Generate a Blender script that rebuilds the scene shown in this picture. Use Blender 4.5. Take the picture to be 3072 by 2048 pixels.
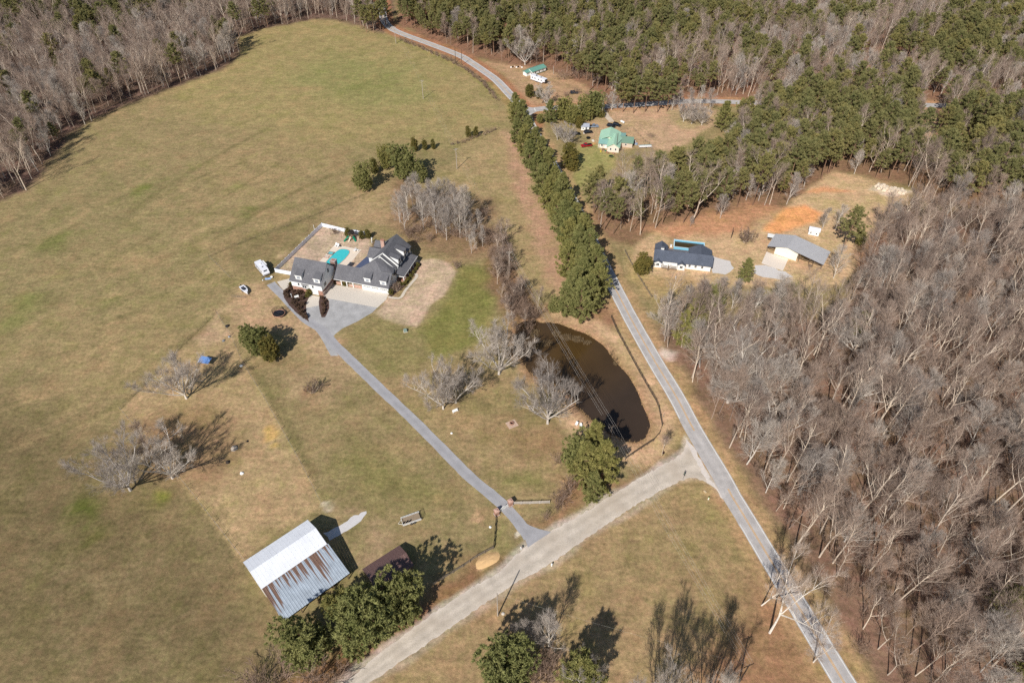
import bpy, math, random
import numpy as np
from mathutils import Vector, Matrix

for o in list(bpy.data.objects):
    bpy.data.objects.remove(o)
SC = bpy.context.scene
COL = SC.collection
R = math.radians

# ---------------------------------------------------------------- camera, sky, sun
CAM_H, PITCH, FPX = 160.0, R(43.0), 2048.0          # a drone 160 m up, looking down 43 degrees, 24 mm lens
cam_d = bpy.data.cameras.new('camera')
cam_d.lens, cam_d.sensor_width, cam_d.clip_start, cam_d.clip_end = 24.0, 36.0, 1.0, 20000.0
cam = bpy.data.objects.new('camera', cam_d)
COL.objects.link(cam)
cam.location = (0, 0, CAM_H)
cam.rotation_euler = (R(90) - PITCH, 0, 0)
SC.camera = cam

SUN_AZ, SUN_EL = R(24.3), R(40.5)                    # shadows fall 24 degrees right of straight ahead
sun_dir = Vector((-math.sin(SUN_AZ) * math.cos(SUN_EL), -math.cos(SUN_AZ) * math.cos(SUN_EL), math.sin(SUN_EL)))
world = bpy.data.worlds.new('World')
SC.world = world
world.use_nodes = True
wn = world.node_tree.nodes
sky = wn.new('ShaderNodeTexSky')
sky.sky_type = 'NISHITA'
sky.sun_disc = False
sky.sun_elevation = SUN_EL
sky.sun_rotation = R(180) + SUN_AZ
sky.air_density, sky.dust_density, sky.ozone_density = 1.0, 0.6, 1.5
wn['Background'].inputs['Strength'].default_value = 0.08
world.node_tree.links.new(sky.outputs['Color'], wn['Background'].inputs['Color'])
sun_l = bpy.data.lights.new('sun', 'SUN')
sun_l.energy, sun_l.angle, sun_l.color = 5.0, R(0.53), (1.0, 0.96, 0.91)
sun_o = bpy.data.objects.new('sun', sun_l)
COL.objects.link(sun_o)
sun_o.rotation_euler = sun_dir.to_track_quat('Z', 'Y').to_euler()
sun_o.location = (-200, -400, 500)

SC.view_settings.view_transform = 'Standard'
SC.view_settings.look = 'None'
SC.view_settings.exposure = 0.0
SC.view_settings.gamma = 1.0
SC.view_settings.use_curve_mapping = False
SC.render.engine = 'CYCLES'
SC.cycles.max_bounces = 5
SC.cycles.diffuse_bounces = 3
SC.cycles.glossy_bounces = 2
SC.cycles.transmission_bounces = 2
SC.cycles.use_denoising = False
SC.cycles.use_adaptive_sampling = True
SC.cycles.adaptive_threshold = 0.012
SC.cycles.adaptive_min_samples = 40

# ---------------------------------------------------------------- surveying: photo point -> spot on level ground
def G(x, y, z=0.0):
    dx, dv = (x - 1536) / FPX, (1024 - y) / FPX
    d = (dx, math.cos(PITCH) + dv * math.sin(PITCH), -math.sin(PITCH) + dv * math.cos(PITCH))
    t = (CAM_H - z) / -d[2]
    return (d[0] * t, d[1] * t)
VF = 3072 / 2352.0
def GV(x, y): return G(x * VF, y * VF)
def gpoly(pts): return [G(*p) for p in pts]
def vpoly(pts): return [GV(*p) for p in pts]
def crop(s, ox, oy, pts): return [G(x / s + ox, y / s + oy) for x, y in pts]

# ---------------------------------------------------------------- scene helpers
def tag(o, label=None, cat=None, group=None, kind=None):
    if label: o['label'] = label
    if cat: o['category'] = cat
    if group: o['group'] = group
    if kind: o['kind'] = kind
    return o
def empty(name, loc=(0, 0, 0), rz=0.0, scale=1.0, label=None, cat=None, group=None):
    o = bpy.data.objects.new(name, None)
    o.empty_display_size = 0.3
    COL.objects.link(o)
    o.location = loc
    o.rotation_euler = (0, 0, rz)
    o.scale = (scale,) * 3 if not isinstance(scale, tuple) else scale
    return tag(o, label, cat, group)
def link_mesh(name, me, parent=None, loc=None, rz=None, scale=None):
    o = bpy.data.objects.new(name, me)
    COL.objects.link(o)
    if parent: o.parent = parent
    if loc: o.location = loc
    if rz is not None: o.rotation_euler = (0, 0, rz)
    if scale: o.scale = scale
    return o
def copy_tree(o, parent=None):
    c = o.copy()
    COL.objects.link(c)
    c.parent = parent
    for ch in o.children:
        copy_tree(ch, c)
    return c

class MB:
    """collects faces, then becomes one mesh"""
    def __init__(s): s.v, s.f = [], []
    def add(s, vs, fs):
        n = len(s.v); s.v.extend(vs); s.f.extend([tuple(i + n for i in f) for f in fs]); return s
    def box(s, x0, x1, y0, y1, z0, z1):
        return s.add([(x0, y0, z0), (x1, y0, z0), (x1, y1, z0), (x0, y1, z0), (x0, y0, z1), (x1, y0, z1), (x1, y1, z1), (x0, y1, z1)],
                     [(3, 2, 1, 0), (4, 5, 6, 7), (0, 1, 5, 4), (1, 2, 6, 5), (2, 3, 7, 6), (3, 0, 4, 7)])
    def taper(s, x0, x1, y0, y1, z0, z1, dx0, dx1, dy0, dy1):
        return s.add([(x0, y0, z0), (x1, y0, z0), (x1, y1, z0), (x0, y1, z0), (x0 + dx0, y0 + dy0, z1), (x1 - dx1, y0 + dy0, z1), (x1 - dx1, y1 - dy1, z1), (x0 + dx0, y1 - dy1, z1)],
                     [(3, 2, 1, 0), (4, 5, 6, 7), (0, 1, 5, 4), (1, 2, 6, 5), (2, 3, 7, 6), (3, 0, 4, 7)])
    def prism(s, poly, z0, z1):
        n = len(poly)
        a = sum(poly[i][0] * poly[(i + 1) % n][1] - poly[(i + 1) % n][0] * poly[i][1] for i in range(n))
        if a < 0: poly = poly[::-1]
        return s.add([(x, y, z0) for x, y in poly] + [(x, y, z1) for x, y in poly],
                     [tuple(range(n))[::-1], tuple(range(n, 2 * n))] + [(i, (i + 1) % n, n + (i + 1) % n, n + i) for i in range(n)])
    def extr(s, prof, vec):
        n = len(prof)
        return s.add([tuple(p) for p in prof] + [(p[0] + vec[0], p[1] + vec[1], p[2] + vec[2]) for p in prof],
                     [tuple(range(n))[::-1], tuple(range(n, 2 * n))] + [(i, (i + 1) % n, n + (i + 1) % n, n + i) for i in range(n)])
    def tube(s, pts, rad, k=6, cap=True):
        pts = [Vector(p) for p in pts]; base = len(s.v); n = len(pts)
        for i, p in enumerate(pts):
            d = (pts[min(i + 1, n - 1)] - pts[max(i - 1, 0)]).normalized()
            u = d.cross(Vector((0, 0, 1)) if abs(d.z) < 0.9 else Vector((1, 0, 0))).normalized(); w = d.cross(u)
            r = rad[i] if isinstance(rad, (list, tuple)) else rad
            for j in range(k):
                a = 2 * math.pi * j / k
                s.v.append(tuple(p + (u * math.cos(a) + w * math.sin(a)) * r))
        for i in range(n - 1):
            for j in range(k):
                a, b = base + i * k + j, base + i * k + (j + 1) % k
                s.f.append((a, b, b + k, a + k))
        if cap:
            s.f.append(tuple(base + j for j in range(k))[::-1]); s.f.append(tuple(base + (n - 1) * k + j for j in range(k)))
        return s
    def cyl(s, x, y, z0, z1, r0, r1=None, k=10):
        return s.tube([(x, y, z0), (x, y, z1)], [r0, r0 if r1 is None else r1], k)
    def mesh(s, name, mat=None, smooth=False):
        me = bpy.data.meshes.new(name)
        me.from_pydata(s.v, [], s.f)
        if mat: me.materials.append(mat)
        if smooth: me.polygons.foreach_set('use_smooth', [True] * len(me.polygons))
        me.update()
        return me
    def build(s, name, mat=None, parent=None, loc=None, rz=None, smooth=False, **t):
        return tag(link_mesh(name, s.mesh(name, mat, smooth), parent, loc, rz), **t)

# ---------------------------------------------------------------- materials
def lin(c):
    return tuple((v / 255 / 12.92 if v / 255 <= 0.04045 else ((v / 255 + 0.055) / 1.055) ** 2.4) for v in c)
MATS = {}
class NT:
    def __init__(s, name):
        s.m = bpy.data.materials.new(name); s.m.use_nodes = True
        s.t = s.m.node_tree; s.n = s.t.nodes; s.b = s.n['Principled BSDF']
    def node(s, ty, **kw):
        x = s.n.new(ty)
        for k, v in kw.items(): setattr(x, k, v)
        return x
    def link(s, a, b): s.t.links.new(a, b)
    def coord(s, kind='Object'): return s.node('ShaderNodeTexCoord').outputs[kind]
    def pos(s): return s.node('ShaderNodeNewGeometry').outputs['Position']
    def noise(s, vec, scale, detail=3, rough=0.55, out='Fac'):
        x = s.node('ShaderNodeTexNoise'); x.inputs['Scale'].default_value = scale; x.inputs['Detail'].default_value = detail; x.inputs['Roughness'].default_value = rough
        s.link(vec, x.inputs['Vector']); return x.outputs[out]
    def ramp(s, fac, stops):
        x = s.node('ShaderNodeValToRGB'); e = x.color_ramp.elements
        while len(e) < len(stops): e.new(0.5)
        for el, (p, c) in zip(e, stops):
            el.position = p; el.color = (c, c, c, 1) if isinstance(c, (int, float)) else tuple(c) + (1,)
        s.link(fac, x.inputs['Fac']); return x.outputs['Color']
    def mix(s, fac, a, b, mode='MIX'):
        x = s.node('ShaderNodeMix', data_type='RGBA', blend_type=mode)
        for sock, v in ((x.inputs[0], fac), (x.inputs[6], a), (x.inputs[7], b)):
            if isinstance(v, (int, float)): sock.default_value = v
            elif isinstance(v, tuple): sock.default_value = v + (1,) if len(v) == 3 else v
            else: s.link(v, sock)
        return x.outputs[2]
    def math(s, op, a, b=0.0):
        x = s.node('ShaderNodeMath', operation=op)
        for sock, v in ((x.inputs[0], a), (x.inputs[1], b)):
            if isinstance(v, (int, float)): sock.default_value = v
            else: s.link(v, sock)
        return x.outputs[0]
    def bump(s, h, strength=0.3, dist=0.05):
        x = s.node('ShaderNodeBump'); x.inputs['Strength'].default_value = strength; x.inputs['Distance'].default_value = dist
        s.link(h, x.inputs['Height']); s.link(x.outputs['Normal'], s.b.inputs['Normal'])
    def base(s, c):
        if isinstance(c, tuple): s.b.inputs['Base Color'].default_value = c + (1,)
        else: s.link(c, s.b.inputs['Base Color'])
    def set(s, **kw):
        for k, v in kw.items(): s.b.inputs[k.replace('_', ' ')].default_value = v
        return s
def mat(name, rgb, rough=0.7, var=0.18, scale=1.5, metal=0.0, spec=0.3, bump=0.0):
    """plain weathered surface: colour broken up at two scales"""
    if name in MATS: return MATS[name]
    t = NT(name); c = lin(rgb); v = t.coord()
    f = t.mix(0.5, t.noise(v, scale, 4), t.noise(v, scale * 9, 2))
    fac = t.ramp(f, [(0.3, 1 - var), (0.7, 1 + var * 0.6)])
    t.base(t.mix(1.0, c, fac, 'MULTIPLY'))
    t.set(Roughness=rough, Metallic=metal)
    t.b.inputs['Specular IOR Level'].default_value = spec
    if bump: t.bump(t.noise(v, scale * 12, 3), bump)
    MATS[name] = t.m
    return t.m
def shingle(name, rgb):
    if name in MATS: return MATS[name]
    t = NT(name); c = lin(rgb); v = t.coord()
    br = t.node('ShaderNodeTexBrick'); br.inputs['Scale'].default_value = 2.2; br.inputs['Mortar Size'].default_value = 0.012
    br.inputs['Color1'].default_value = (0.78, 0.78, 0.8, 1); br.inputs['Color2'].default_value = (1.12, 1.12, 1.1, 1); br.inputs['Mortar'].default_value = (0.6, 0.6, 0.6, 1)
    t.link(v, br.inputs['Vector'])
    big = t.ramp(t.noise(v, 0.35, 3), [(0.3, 0.88), (0.7, 1.1)])
    fine = t.ramp(t.noise(v, 7.0, 2), [(0.3, 0.85), (0.7, 1.15)])
    k = t.mix(1.0, t.mix(1.0, br.outputs['Color'], big, 'MULTIPLY'), fine, 'MULTIPLY')
    t.base(t.mix(1.0, c, k, 'MULTIPLY')); t.set(Roughness=0.9); t.b.inputs['Specular IOR Level'].default_value = 0.15
    t.bump(t.noise(v, 14.0, 2), 0.25)
    MATS[name] = t.m; return t.m
def siding(name, rgb, pitch=0.18, axis=2):
    if name in MATS: return MATS[name]
    t = NT(name); c = lin(rgb); v = t.coord()
    sp = t.node('ShaderNodeSeparateXYZ'); t.link(v, sp.inputs[0])
    saw = t.math('FRACT', t.math('MULTIPLY', sp.outputs[axis], 1 / pitch))
    k = t.mix(1.0, t.ramp(saw, [(0.0, 0.8), (0.12, 1.0)]), t.ramp(t.noise(v, 0.6, 3), [(0.3, 0.93), (0.7, 1.02)]), 'MULTIPLY')
    t.base(t.mix(1.0, c, k, 'MULTIPLY')); t.set(Roughness=0.6)
    MATS[name] = t.m; return t.m
def brickm(name, rgb):
    if name in MATS: return MATS[name]
    t = NT(name); c = lin(rgb); v = t.coord()
    mp = t.node('ShaderNodeMapping'); mp.inputs['Rotation'].default_value = (R(90), 0, 0); t.link(v, mp.inputs['Vector'])
    br = t.node('ShaderNodeTexBrick'); br.inputs['Scale'].default_value = 2.0
    br.inputs['Color1'].default_value = c + (1,); br.inputs['Color2'].default_value = tuple(x * 0.72 for x in c) + (1,); br.inputs['Mortar'].default_value = lin((190, 178, 165)) + (1,)
    t.link(mp.outputs[0], br.inputs['Vector'])
    t.base(t.mix(1.0, br.outputs['Color'], t.ramp(t.noise(v, 1.2, 3), [(0.3, 0.85), (0.7, 1.1)]), 'MULTIPLY')); t.set(Roughness=0.85)
    MATS[name] = t.m; return t.m
def glass(name='window_glass', rgb=(38, 44, 52)):
    if name in MATS: return MATS[name]
    t = NT(name); v = t.coord(); c = lin(rgb)
    t.base(t.mix(t.noise(v, 0.8, 2), c, tuple(x * 1.9 for x in c))); t.set(Roughness=0.07); t.b.inputs['Specular IOR Level'].default_value = 0.6
    MATS[name] = t.m; return t.m
def tinmat(name, rgb, rough=0.35, metal=0.3):
    return mat(name, rgb, rough, 0.1, 0.5, metal, 0.5)
WHITE_SIDING = siding('white_siding', (236, 236, 232))
WHITE = mat('white_paint', (234, 233, 228), 0.5, 0.06, 1.0)
VINYL = mat('white_vinyl', (230, 235, 244), 0.4, 0.05, 0.8)
ROOF = shingle('charcoal_shingle', (110, 109, 112))
ROOFB = shingle('blue_black_shingle', (92, 98, 110))
BRICK = brickm('red_brick', (176, 120, 96))
BRICKD = brickm('brown_brick', (128, 92, 82))
PINKBRICK = brickm('pale_pink_brick', (206, 160, 140))
GLASS = glass(); GLASS_SKY = glass('sky_reflection_glass', (112, 120, 132))  # second glass, for dormer panes: reflected sky painted into its base colour
CONC = mat('concrete_slab', (206, 196, 182), 0.9, 0.05, 0.22)
BLACK = mat('black_plastic', (26, 26, 28), 0.5, 0.2)
STEEL = mat('galvanised_steel', (150, 152, 155), 0.4, 0.15, 2, 0.6)
WOOD = mat('weathered_wood', (128, 108, 88), 0.85, 0.3, 3)
DWOOD = mat('dark_stained_wood', (58, 50, 44), 0.85, 0.3, 3)
RUBBER = mat('tyre_rubber', (30, 30, 31), 0.8, 0.2)
# ================================================================ GROUND
rng = np.random.default_rng(7)
_LAT = rng.random((256, 256))
def vnoise(x, y, s):
    x, y = x / s + 1000.3, y / s + 1000.7
    xi, yi = np.floor(x).astype(int), np.floor(y).astype(int)
    fx, fy = x - xi, y - yi
    fx, fy = fx * fx * (3 - 2 * fx), fy * fy * (3 - 2 * fy)
    a, b = _LAT[xi % 256, yi % 256], _LAT[(xi + 1) % 256, yi % 256]
    c, d = _LAT[xi % 256, (yi + 1) % 256], _LAT[(xi + 1) % 256, (yi + 1) % 256]
    return (a * (1 - fx) + b * fx) * (1 - fy) + (c * (1 - fx) + d * fx) * fy
def fbm(x, y, s): return (vnoise(x, y, s) + 0.5 * vnoise(x, y, s / 2.1) + 0.25 * vnoise(x, y, s / 4.3)) / 1.75
def seg_dist(X, Y, a, b):
    ax, ay = a; bx, by = b; dx, dy = bx - ax, by - ay
    t = np.clip(((X - ax) * dx + (Y - ay) * dy) / max(dx * dx + dy * dy, 1e-9), 0, 1)
    return np.hypot(X - ax - t * dx, Y - ay - t * dy)
def poly_sd(X, Y, poly):
    """signed distance, positive inside"""
    d = np.full(X.shape, 1e9); ins = np.zeros(X.shape, bool); n = len(poly)
    for i in range(n):
        a, b = poly[i], poly[(i + 1) % n]
        d = np.minimum(d, seg_dist(X, Y, a, b))
        c = (a[1] > Y) != (b[1] > Y)
        with np.errstate(divide='ignore', invalid='ignore'):
            xx = (b[0] - a[0]) * (Y - a[1]) / (b[1] - a[1] if b[1] != a[1] else 1e-9) + a[0]
        ins ^= c & (X < xx)
    return np.where(ins, d, -d)
def line_d(X, Y, pts):
    d = np.full(X.shape, 1e9)
    for a, b in zip(pts[:-1], pts[1:]): d = np.minimum(d, seg_dist(X, Y, a, b))
    return d
def smooth01(t): t = np.clip(t, 0, 1); return t * t * (3 - 2 * t)
def catmull(pts, step=2.0):
    pts = [Vector((p[0], p[1], 0)) for p in pts]; out = []
    P = [pts[0] * 2 - pts[1]] + pts + [pts[-1] * 2 - pts[-2]]
    for i in range(1, len(P) - 2):
        p0, p1, p2, p3 = P[i - 1:i + 3]; n = max(2, int((p2 - p1).length / step))
        for k in range(n):
            t = k / n
            out.append(0.5 * ((2 * p1) + (p2 - p0) * t + (2 * p0 - 5 * p1 + 4 * p2 - p3) * t * t + (3 * p1 - p0 - 3 * p2 + p3) * t ** 3))
    out.append(pts[-1])
    return [(p.x, p.y) for p in out]

# ---- courses of the roads, from the photograph
ROAD = catmull(gpoly([(2620, 2190), (2533.7, 2048), (2485, 1968.6), (2234, 1550), (2195.7, 1488), (2166, 1431.6), (2082.7, 1291.3), (2033, 1197), (1976.8, 1103.8), (1943.3, 1046.4),
                      (1894.8, 959.7), (1866.7, 906), (1800, 775), (1738, 645), (1683, 540), (1633, 450), (1603, 398), (1578, 347), (1550, 306), (1527, 281), (1489, 241), (1451, 213),
                      (1413, 187.6), (1376.8, 166), (1287.6, 131.4), (1211, 103.4), (1172.8, 85), (1152, 60), (1146, 30), (1144, 0), (1140, -60)]), 2.5)
SIDE = catmull(gpoly([(1570, 334), (1605, 329), (1660, 324), (1830, 319), (2010, 308), (2100, 304), (2300, 309), (2550, 314), (2750, 316), (2830, 317), (3072, 325), (3250, 335)]), 3)
GRAVEL_L = gpoly([(985, 2085), (1033, 2045), (1198, 1914), (1302, 1837), (1416, 1762), (1500, 1712), (1525, 1684), (1560, 1655), (1585, 1634), (1612, 1614), (1655, 1591), (1764, 1530), (1851, 1475), (1938, 1422), (2025, 1374), (2052, 1350), (2060, 1316)])
GRAVEL_R = gpoly([(1055, 2085), (1111, 2045), (1285, 1928), (1459, 1806), (1568, 1736), (1655, 1688), (1764, 1610), (1873, 1536), (1960, 1484), (2046, 1440), (2090, 1435), (2131, 1452), (2165, 1482), (2178, 1500)])
DRIVE = catmull(gpoly([(1588, 1612), (1576, 1593), (1553, 1563), (1522, 1527), (1481, 1489), (1400, 1421), (1254, 1273.5), (1123, 1149), (1003, 1032), (966, 990), (914, 955), (862, 901), (812, 850)]), 2)
POND = crop(2.94, 1250, 850, [(880, 370), (960, 330), (1040, 325), (1100, 350), (1180, 345), (1260, 360), (1400, 415), (1500, 450), (1640, 545), (1700, 620), (1760, 700), (1860, 810), (1940, 950), (1980, 1060), (2030, 1170), (2050, 1250),
                                 (2010, 1350), (1940, 1390), (1860, 1380), (1800, 1350), (1700, 1310), (1600, 1240), (1500, 1160), (1400, 1060), (1330, 960), (1180, 870), (1020, 800), (960, 720), (920, 660), (870, 640), (860, 560), (880, 470)])

def axis_lines(lo, hi, fine_lo, fine_hi, s0, growth, smax):
    out = list(np.arange(fine_lo, fine_hi, s0)); s = s0; x = fine_hi
    while x < hi: out.append(x); s = min(s * growth, smax); x += s
    out.append(hi); s = s0; x = fine_lo
    while x > lo: s = min(s * growth, smax); x -= s; out.append(max(x, lo))
    return np.array(sorted(set(round(v, 3) for v in out)))
gx = np.concatenate([[-6000, -3000, -1500, -900, -620], axis_lines(-470, 470, -125, 130, 0.95, 1.03, 3.2), [620, 900, 1500, 3000, 6000]])
gy = np.concatenate([[-3000, -1200, -500, -200, -60, 0, 30], axis_lines(46, 700, 60, 260, 0.85, 1.012, 2.8), [800, 1000, 1500, 2500, 4500, 9000]])
NX, NY = len(gx), len(gy)
X, Y = np.meshgrid(gx, gy); X, Y = X.ravel(), Y.ravel()
WX = X + (fbm(X, Y, 9) - 0.5) * 7; WY = Y + (fbm(X + 300, Y + 90, 9) - 0.5) * 7      # ragged outlines for grown-over edges

S = lambda *c: np.array(lin(c))
COLR = np.tile(S(156, 137, 93), (len(X), 1))
def blend(m, c):
    global COLR
    COLR = COLR * (1 - m[:, None]) + c[None, :] * m[:, None]
def area(poly, c, soft=4.0, k=1.0, warp=1.0, off=0.0):
    xs = [p[0] for p in poly]; ys = [p[1] for p in poly]; e = soft + 8
    idx = np.where((X > min(xs) - e) & (X < max(xs) + e) & (Y > min(ys) - e) & (Y < max(ys) + e))[0]
    if len(idx) == 0: return
    px, py = X[idx] + (WX[idx] - X[idx]) * warp, Y[idx] + (WY[idx] - Y[idx]) * warp
    m = np.zeros(len(X)); m[idx] = smooth01((poly_sd(px, py, poly) + off) / soft + 0.5) * k
    blend(m, c)
def line(pts, c, w, soft, k=1.0, warp=0.3, side=None):
    xs = [p[0] for p in pts]; ys = [p[1] for p in pts]; e = w + soft + 6
    idx = np.where((X > min(xs) - e) & (X < max(xs) + e) & (Y > min(ys) - e) & (Y < max(ys) + e))[0]
    if len(idx) == 0: return
    px, py = X[idx] + (WX[idx] - X[idx]) * warp, Y[idx] + (WY[idx] - Y[idx]) * warp
    m = np.zeros(len(X)); m[idx] = smooth01((w - line_d(px, py, pts)) / soft + 0.5) * k
    blend(m, c)
def spot(x, y, rx, c, soft=0.9, k=0.8, ry=None):
    cx, cy = GV(x, y); ry = ry or rx
    d = np.hypot((WX - cx) / rx, (WY - cy) / ry)
    blend(smooth01((1 - d) / soft) * k * (0.35 + 0.65 * smooth01((fbm(X + 31, Y + 7, 4) - .3) / .3)), c)

# broad tints of the fields
blend(smooth01((fbm(X, Y, 60) - 0.42) / 0.25) * 0.5, S(143, 130, 84))
blend(smooth01((fbm(X + 500, Y, 38) - 0.55) / 0.2) * 0.45, S(168, 143, 98))
area(vpoly([(0, 900), (200, 960), (420, 1130), (600, 1320), (640, 1420), (600, 1640), (-200, 1640), (-100, 900)]), S(122, 106, 71), 40, 0.9)
area(vpoly([(560, 70), (740, 42), (900, 80), (1060, 150), (1135, 240), (1130, 290), (1000, 330), (700, 320), (420, 260), (380, 190)]), S(166, 148, 94), 30, 0.7)
area(vpoly([(640, 190), (760, 120), (950, 150), (1000, 230), (850, 250)]), S(147, 142, 84), 26, 0.75)
area(vpoly([(0, 480), (250, 380), (450, 420), (350, 560), (0, 800)]), S(140, 128, 84), 30, 0.5)
for (x, y, r, k) in [(325, 437, 9, .9), (562, 487, 7, .7), (125, 555, 12, .6), (60, 690, 12, .6), (20, 740, 10, .5), (370, 420, 10, .2), (265, 690, 7, .4), (830, 200, 16, .4), (540, 430, 6, .4)]:
    spot(x, y, r, S(112, 122, 52), k=k)
spot(190, 1170, 8.5, S(92, 100, 36), k=.9, ry=9); spot(370, 1140, 4, S(122, 126, 42), k=.8); spot(215, 1230, 6, S(100, 102, 44), k=.7)
for (x, y, r) in [(700, 205, 14), (300, 600, 14), (480, 560, 12), (150, 620, 14), (900, 280, 12), (60, 900, 9)]:
    spot(x, y, r, S(174, 146, 100), k=.5, ry=r * .6)
# strips left by mowing and hay carting
rs = random.Random(4)
for i in range(80):
    x0, y0 = rs.uniform(-20, 620), rs.uniform(430, 1050); a = R(rs.uniform(-38, -24)); L = rs.uniform(160, 420)
    pts = [GV(x0 + math.cos(a) * L * t, y0 + math.sin(a) * L * t + 30 * t * t) for t in (0, .25, .5, .75, 1)]
    line(pts, S(170, 146, 100) if i % 3 else S(124, 114, 70), rs.uniform(.4, 1.5), 1.2, rs.uniform(.22, .5))
def arc_track(cx, cy, rx, ry, a0, a1, k=.3):
    for dr in (0, 2.1):
        pts = [(GV(cx, cy)[0] + (rx + dr) * math.cos(R(a)), GV(cx, cy)[1] + (ry + dr) * math.sin(R(a))) for a in np.linspace(a0, a1, 24)]
        line(pts, S(150, 131, 92), .5, .9, k * .9)
arc_track(90, 1170, 6, 8, -20, 160); arc_track(130, 1400, 9, 10, -60, 110, .4); arc_track(420, 1560, 12, 14, 0, 130); arc_track(250, 1250, 17, 9, 200, 330, .45); arc_track(400, 1260, 26, 30, 180, 280, .35); arc_track(640, 1180, 34, 44, 190, 255, .3)
# paddock, lawns, yards
area(vpoly([(497, 720), (450, 785), (412, 803), (276, 940), (300, 985), (430, 1118), (560, 1285), (640, 1220), (745, 1165), (690, 1060), (600, 905), (565, 840), (525, 765)]), S(180, 152, 108), 2.0, 0.9, .15)
area(vpoly([(300, 960), (480, 930), (545, 960), (560, 1050), (470, 1110), (330, 1090)]), S(150, 118, 84), 10, 0.7)
area(vpoly([(565, 840), (600, 905), (690, 1060), (745, 1165), (830, 1190), (880, 1280), (1030, 1290), (1130, 1240), (1130, 1160), (960, 1010), (770, 820), (640, 800)]), S(152, 133, 90), 6, 0.85)
area(vpoly([(800, 1010), (960, 1090), (1050, 1150), (960, 1170), (820, 1120)]), S(126, 122, 64), 12, 0.6)
area(vpoly([(745, 1165), (830, 1200), (860, 1230), (820, 1300), (880, 1290), (900, 1230), (830, 1180)]), S(178, 148, 112), 6, 0.7)
area(vpoly([(500, 720), (560, 650), (640, 660), (720, 730), (800, 810), (830, 870), (760, 850), (640, 760), (560, 760)]), S(188, 156, 116), 7, 0.85)
area(vpoly([(445, 780), (500, 720), (530, 770), (470, 800)]), S(192, 160, 124), 5, 0.7)
area(vpoly([(640, 870), (720, 840), (800, 870), (760, 920), (680, 920)]), S(174, 146, 108), 8, 0.55)
area(vpoly([(520, 560), (640, 520), (780, 455), (830, 460), (790, 500), (730, 520), (630, 630), (560, 640)]), S(140, 123, 82), 6, 0.8)
area(vpoly([(790, 450), (900, 430), (910, 500), (880, 520), (730, 515)]), S(178, 150, 108), 8, 0.7)
area(vpoly([(960, 755), (1000, 720), (1040, 650), (1055, 608), (1130, 615), (1130, 740), (1090, 800), (990, 812)]), S(132, 128, 66), 7, 0.95)
area(vpoly([(775, 770), (860, 730), (960, 760), (980, 830), (900, 880)]), S(138, 128, 76), 9, 0.7)
area(vpoly([(860, 880), (1000, 830), (1120, 850), (1200, 870), (1300, 960), (1290, 1100), (1250, 1140), (1100, 1120), (1000, 1000)]), S(166, 140, 98), 12, 0.75)
area(vpoly([(1100, 990), (1280, 980), (1310, 1060), (1220, 1050)]), S(152, 122, 84), 10, 0.7)
area(vpoly([(1140, 1090), (1240, 1080), (1250, 1110), (1150, 1120)]), S(122, 122, 62), 6, 0.7)
area(vpoly([(1050, 890), (1250, 900), (1240, 960), (1060, 960)]), S(134, 122, 76), 10, 0.6)
LAWN = crop(3.357, 700, 600, [(1560, 965), (1640, 1000), (1700, 992), (1860, 765), (1700, 780), (1640, 700), (1780, 620), (2000, 585), (2180, 640), (2245, 720), (2120, 960), (2000, 1050), (1910, 1200), (1850, 1285), (1500, 1190), (1410, 1130), (1500, 1050)])
area(LAWN, S(202, 174, 144), 1.6, 0.95, .25)
area(crop(3.357, 700, 600, [(430, 720), (895, 265), (1360, 350), (1400, 480), (1300, 700), (1000, 700), (700, 700), (600, 740)]), S(196, 170, 142), 1.0, 0.97, .05)
area(crop(3.357, 700, 600, [(430, 540), (540, 520), (520, 580), (440, 570)]), S(196, 164, 124), 3, 0.7)
# strip of field by the pine row, reddish under the pines
area(vpoly([(1010, 420), (1060, 340), (1150, 300), (1240, 470), (1310, 650), (1290, 690), (1180, 640), (1130, 560), (1120, 470)]), S(172, 148, 102), 8, 0.8)
area(vpoly([(1150, 300), (1190, 330), (1225, 430), (1275, 540), (1315, 640), (1310, 690), (1270, 660), (1230, 560), (1185, 430)]), S(186, 146, 114), 6, 0.95)
area(vpoly([(1240, 700), (1330, 690), (1410, 700), (1430, 740), (1360, 770), (1280, 740)]), S(168, 122, 92), 6, 0.8)
area(vpoly([(890, 410), (1130, 460), (1140, 580), (1050, 600), (960, 560), (900, 520)]), S(142, 112, 84), 8, 0.8)
area(vpoly([(1130, 560), (1180, 600), (1230, 690), (1240, 740), (1190, 760), (1140, 700), (1110, 620)]), S(140, 106, 80), 6, 0.85)
# lower field and its verges
area(vpoly([(1270, 1260), (1570, 1110), (1640, 1130), (1780, 1280), (1900, 1568), (1960, 1640), (760, 1640), (1000, 1440)]), S(168, 140, 98), 6, 0.9)
area(vpoly([(1470, 1200), (1600, 1250), (1680, 1330), (1500, 1420), (1400, 1320)]), S(156, 136, 90), 22, 0.6)
area(vpoly([(1560, 1130), (1640, 1140), (1750, 1270), (1690, 1290)]), S(154, 140, 84), 14, 0.6)
area(vpoly([(1760, 1330), (1820, 1350), (1960, 1568), (1980, 1640), (1520, 1640), (1640, 1500)]), S(154, 114, 80), 14, 0.75)
area(vpoly([(1270, 1180), (1290, 1090), (1400, 1110), (1500, 1060), (1570, 1030), (1470, 1080), (1330, 1160), (1260, 1215), (1180, 1220)]), S(160, 118, 86), 5, 0.8)
area(vpoly([(640, 1568), (860, 1440), (1060, 1300), (1150, 1290), (1050, 1370), (900, 1470), (760, 1640), (600, 1640)]), S(150, 106, 76), 6, 0.85)
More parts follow.
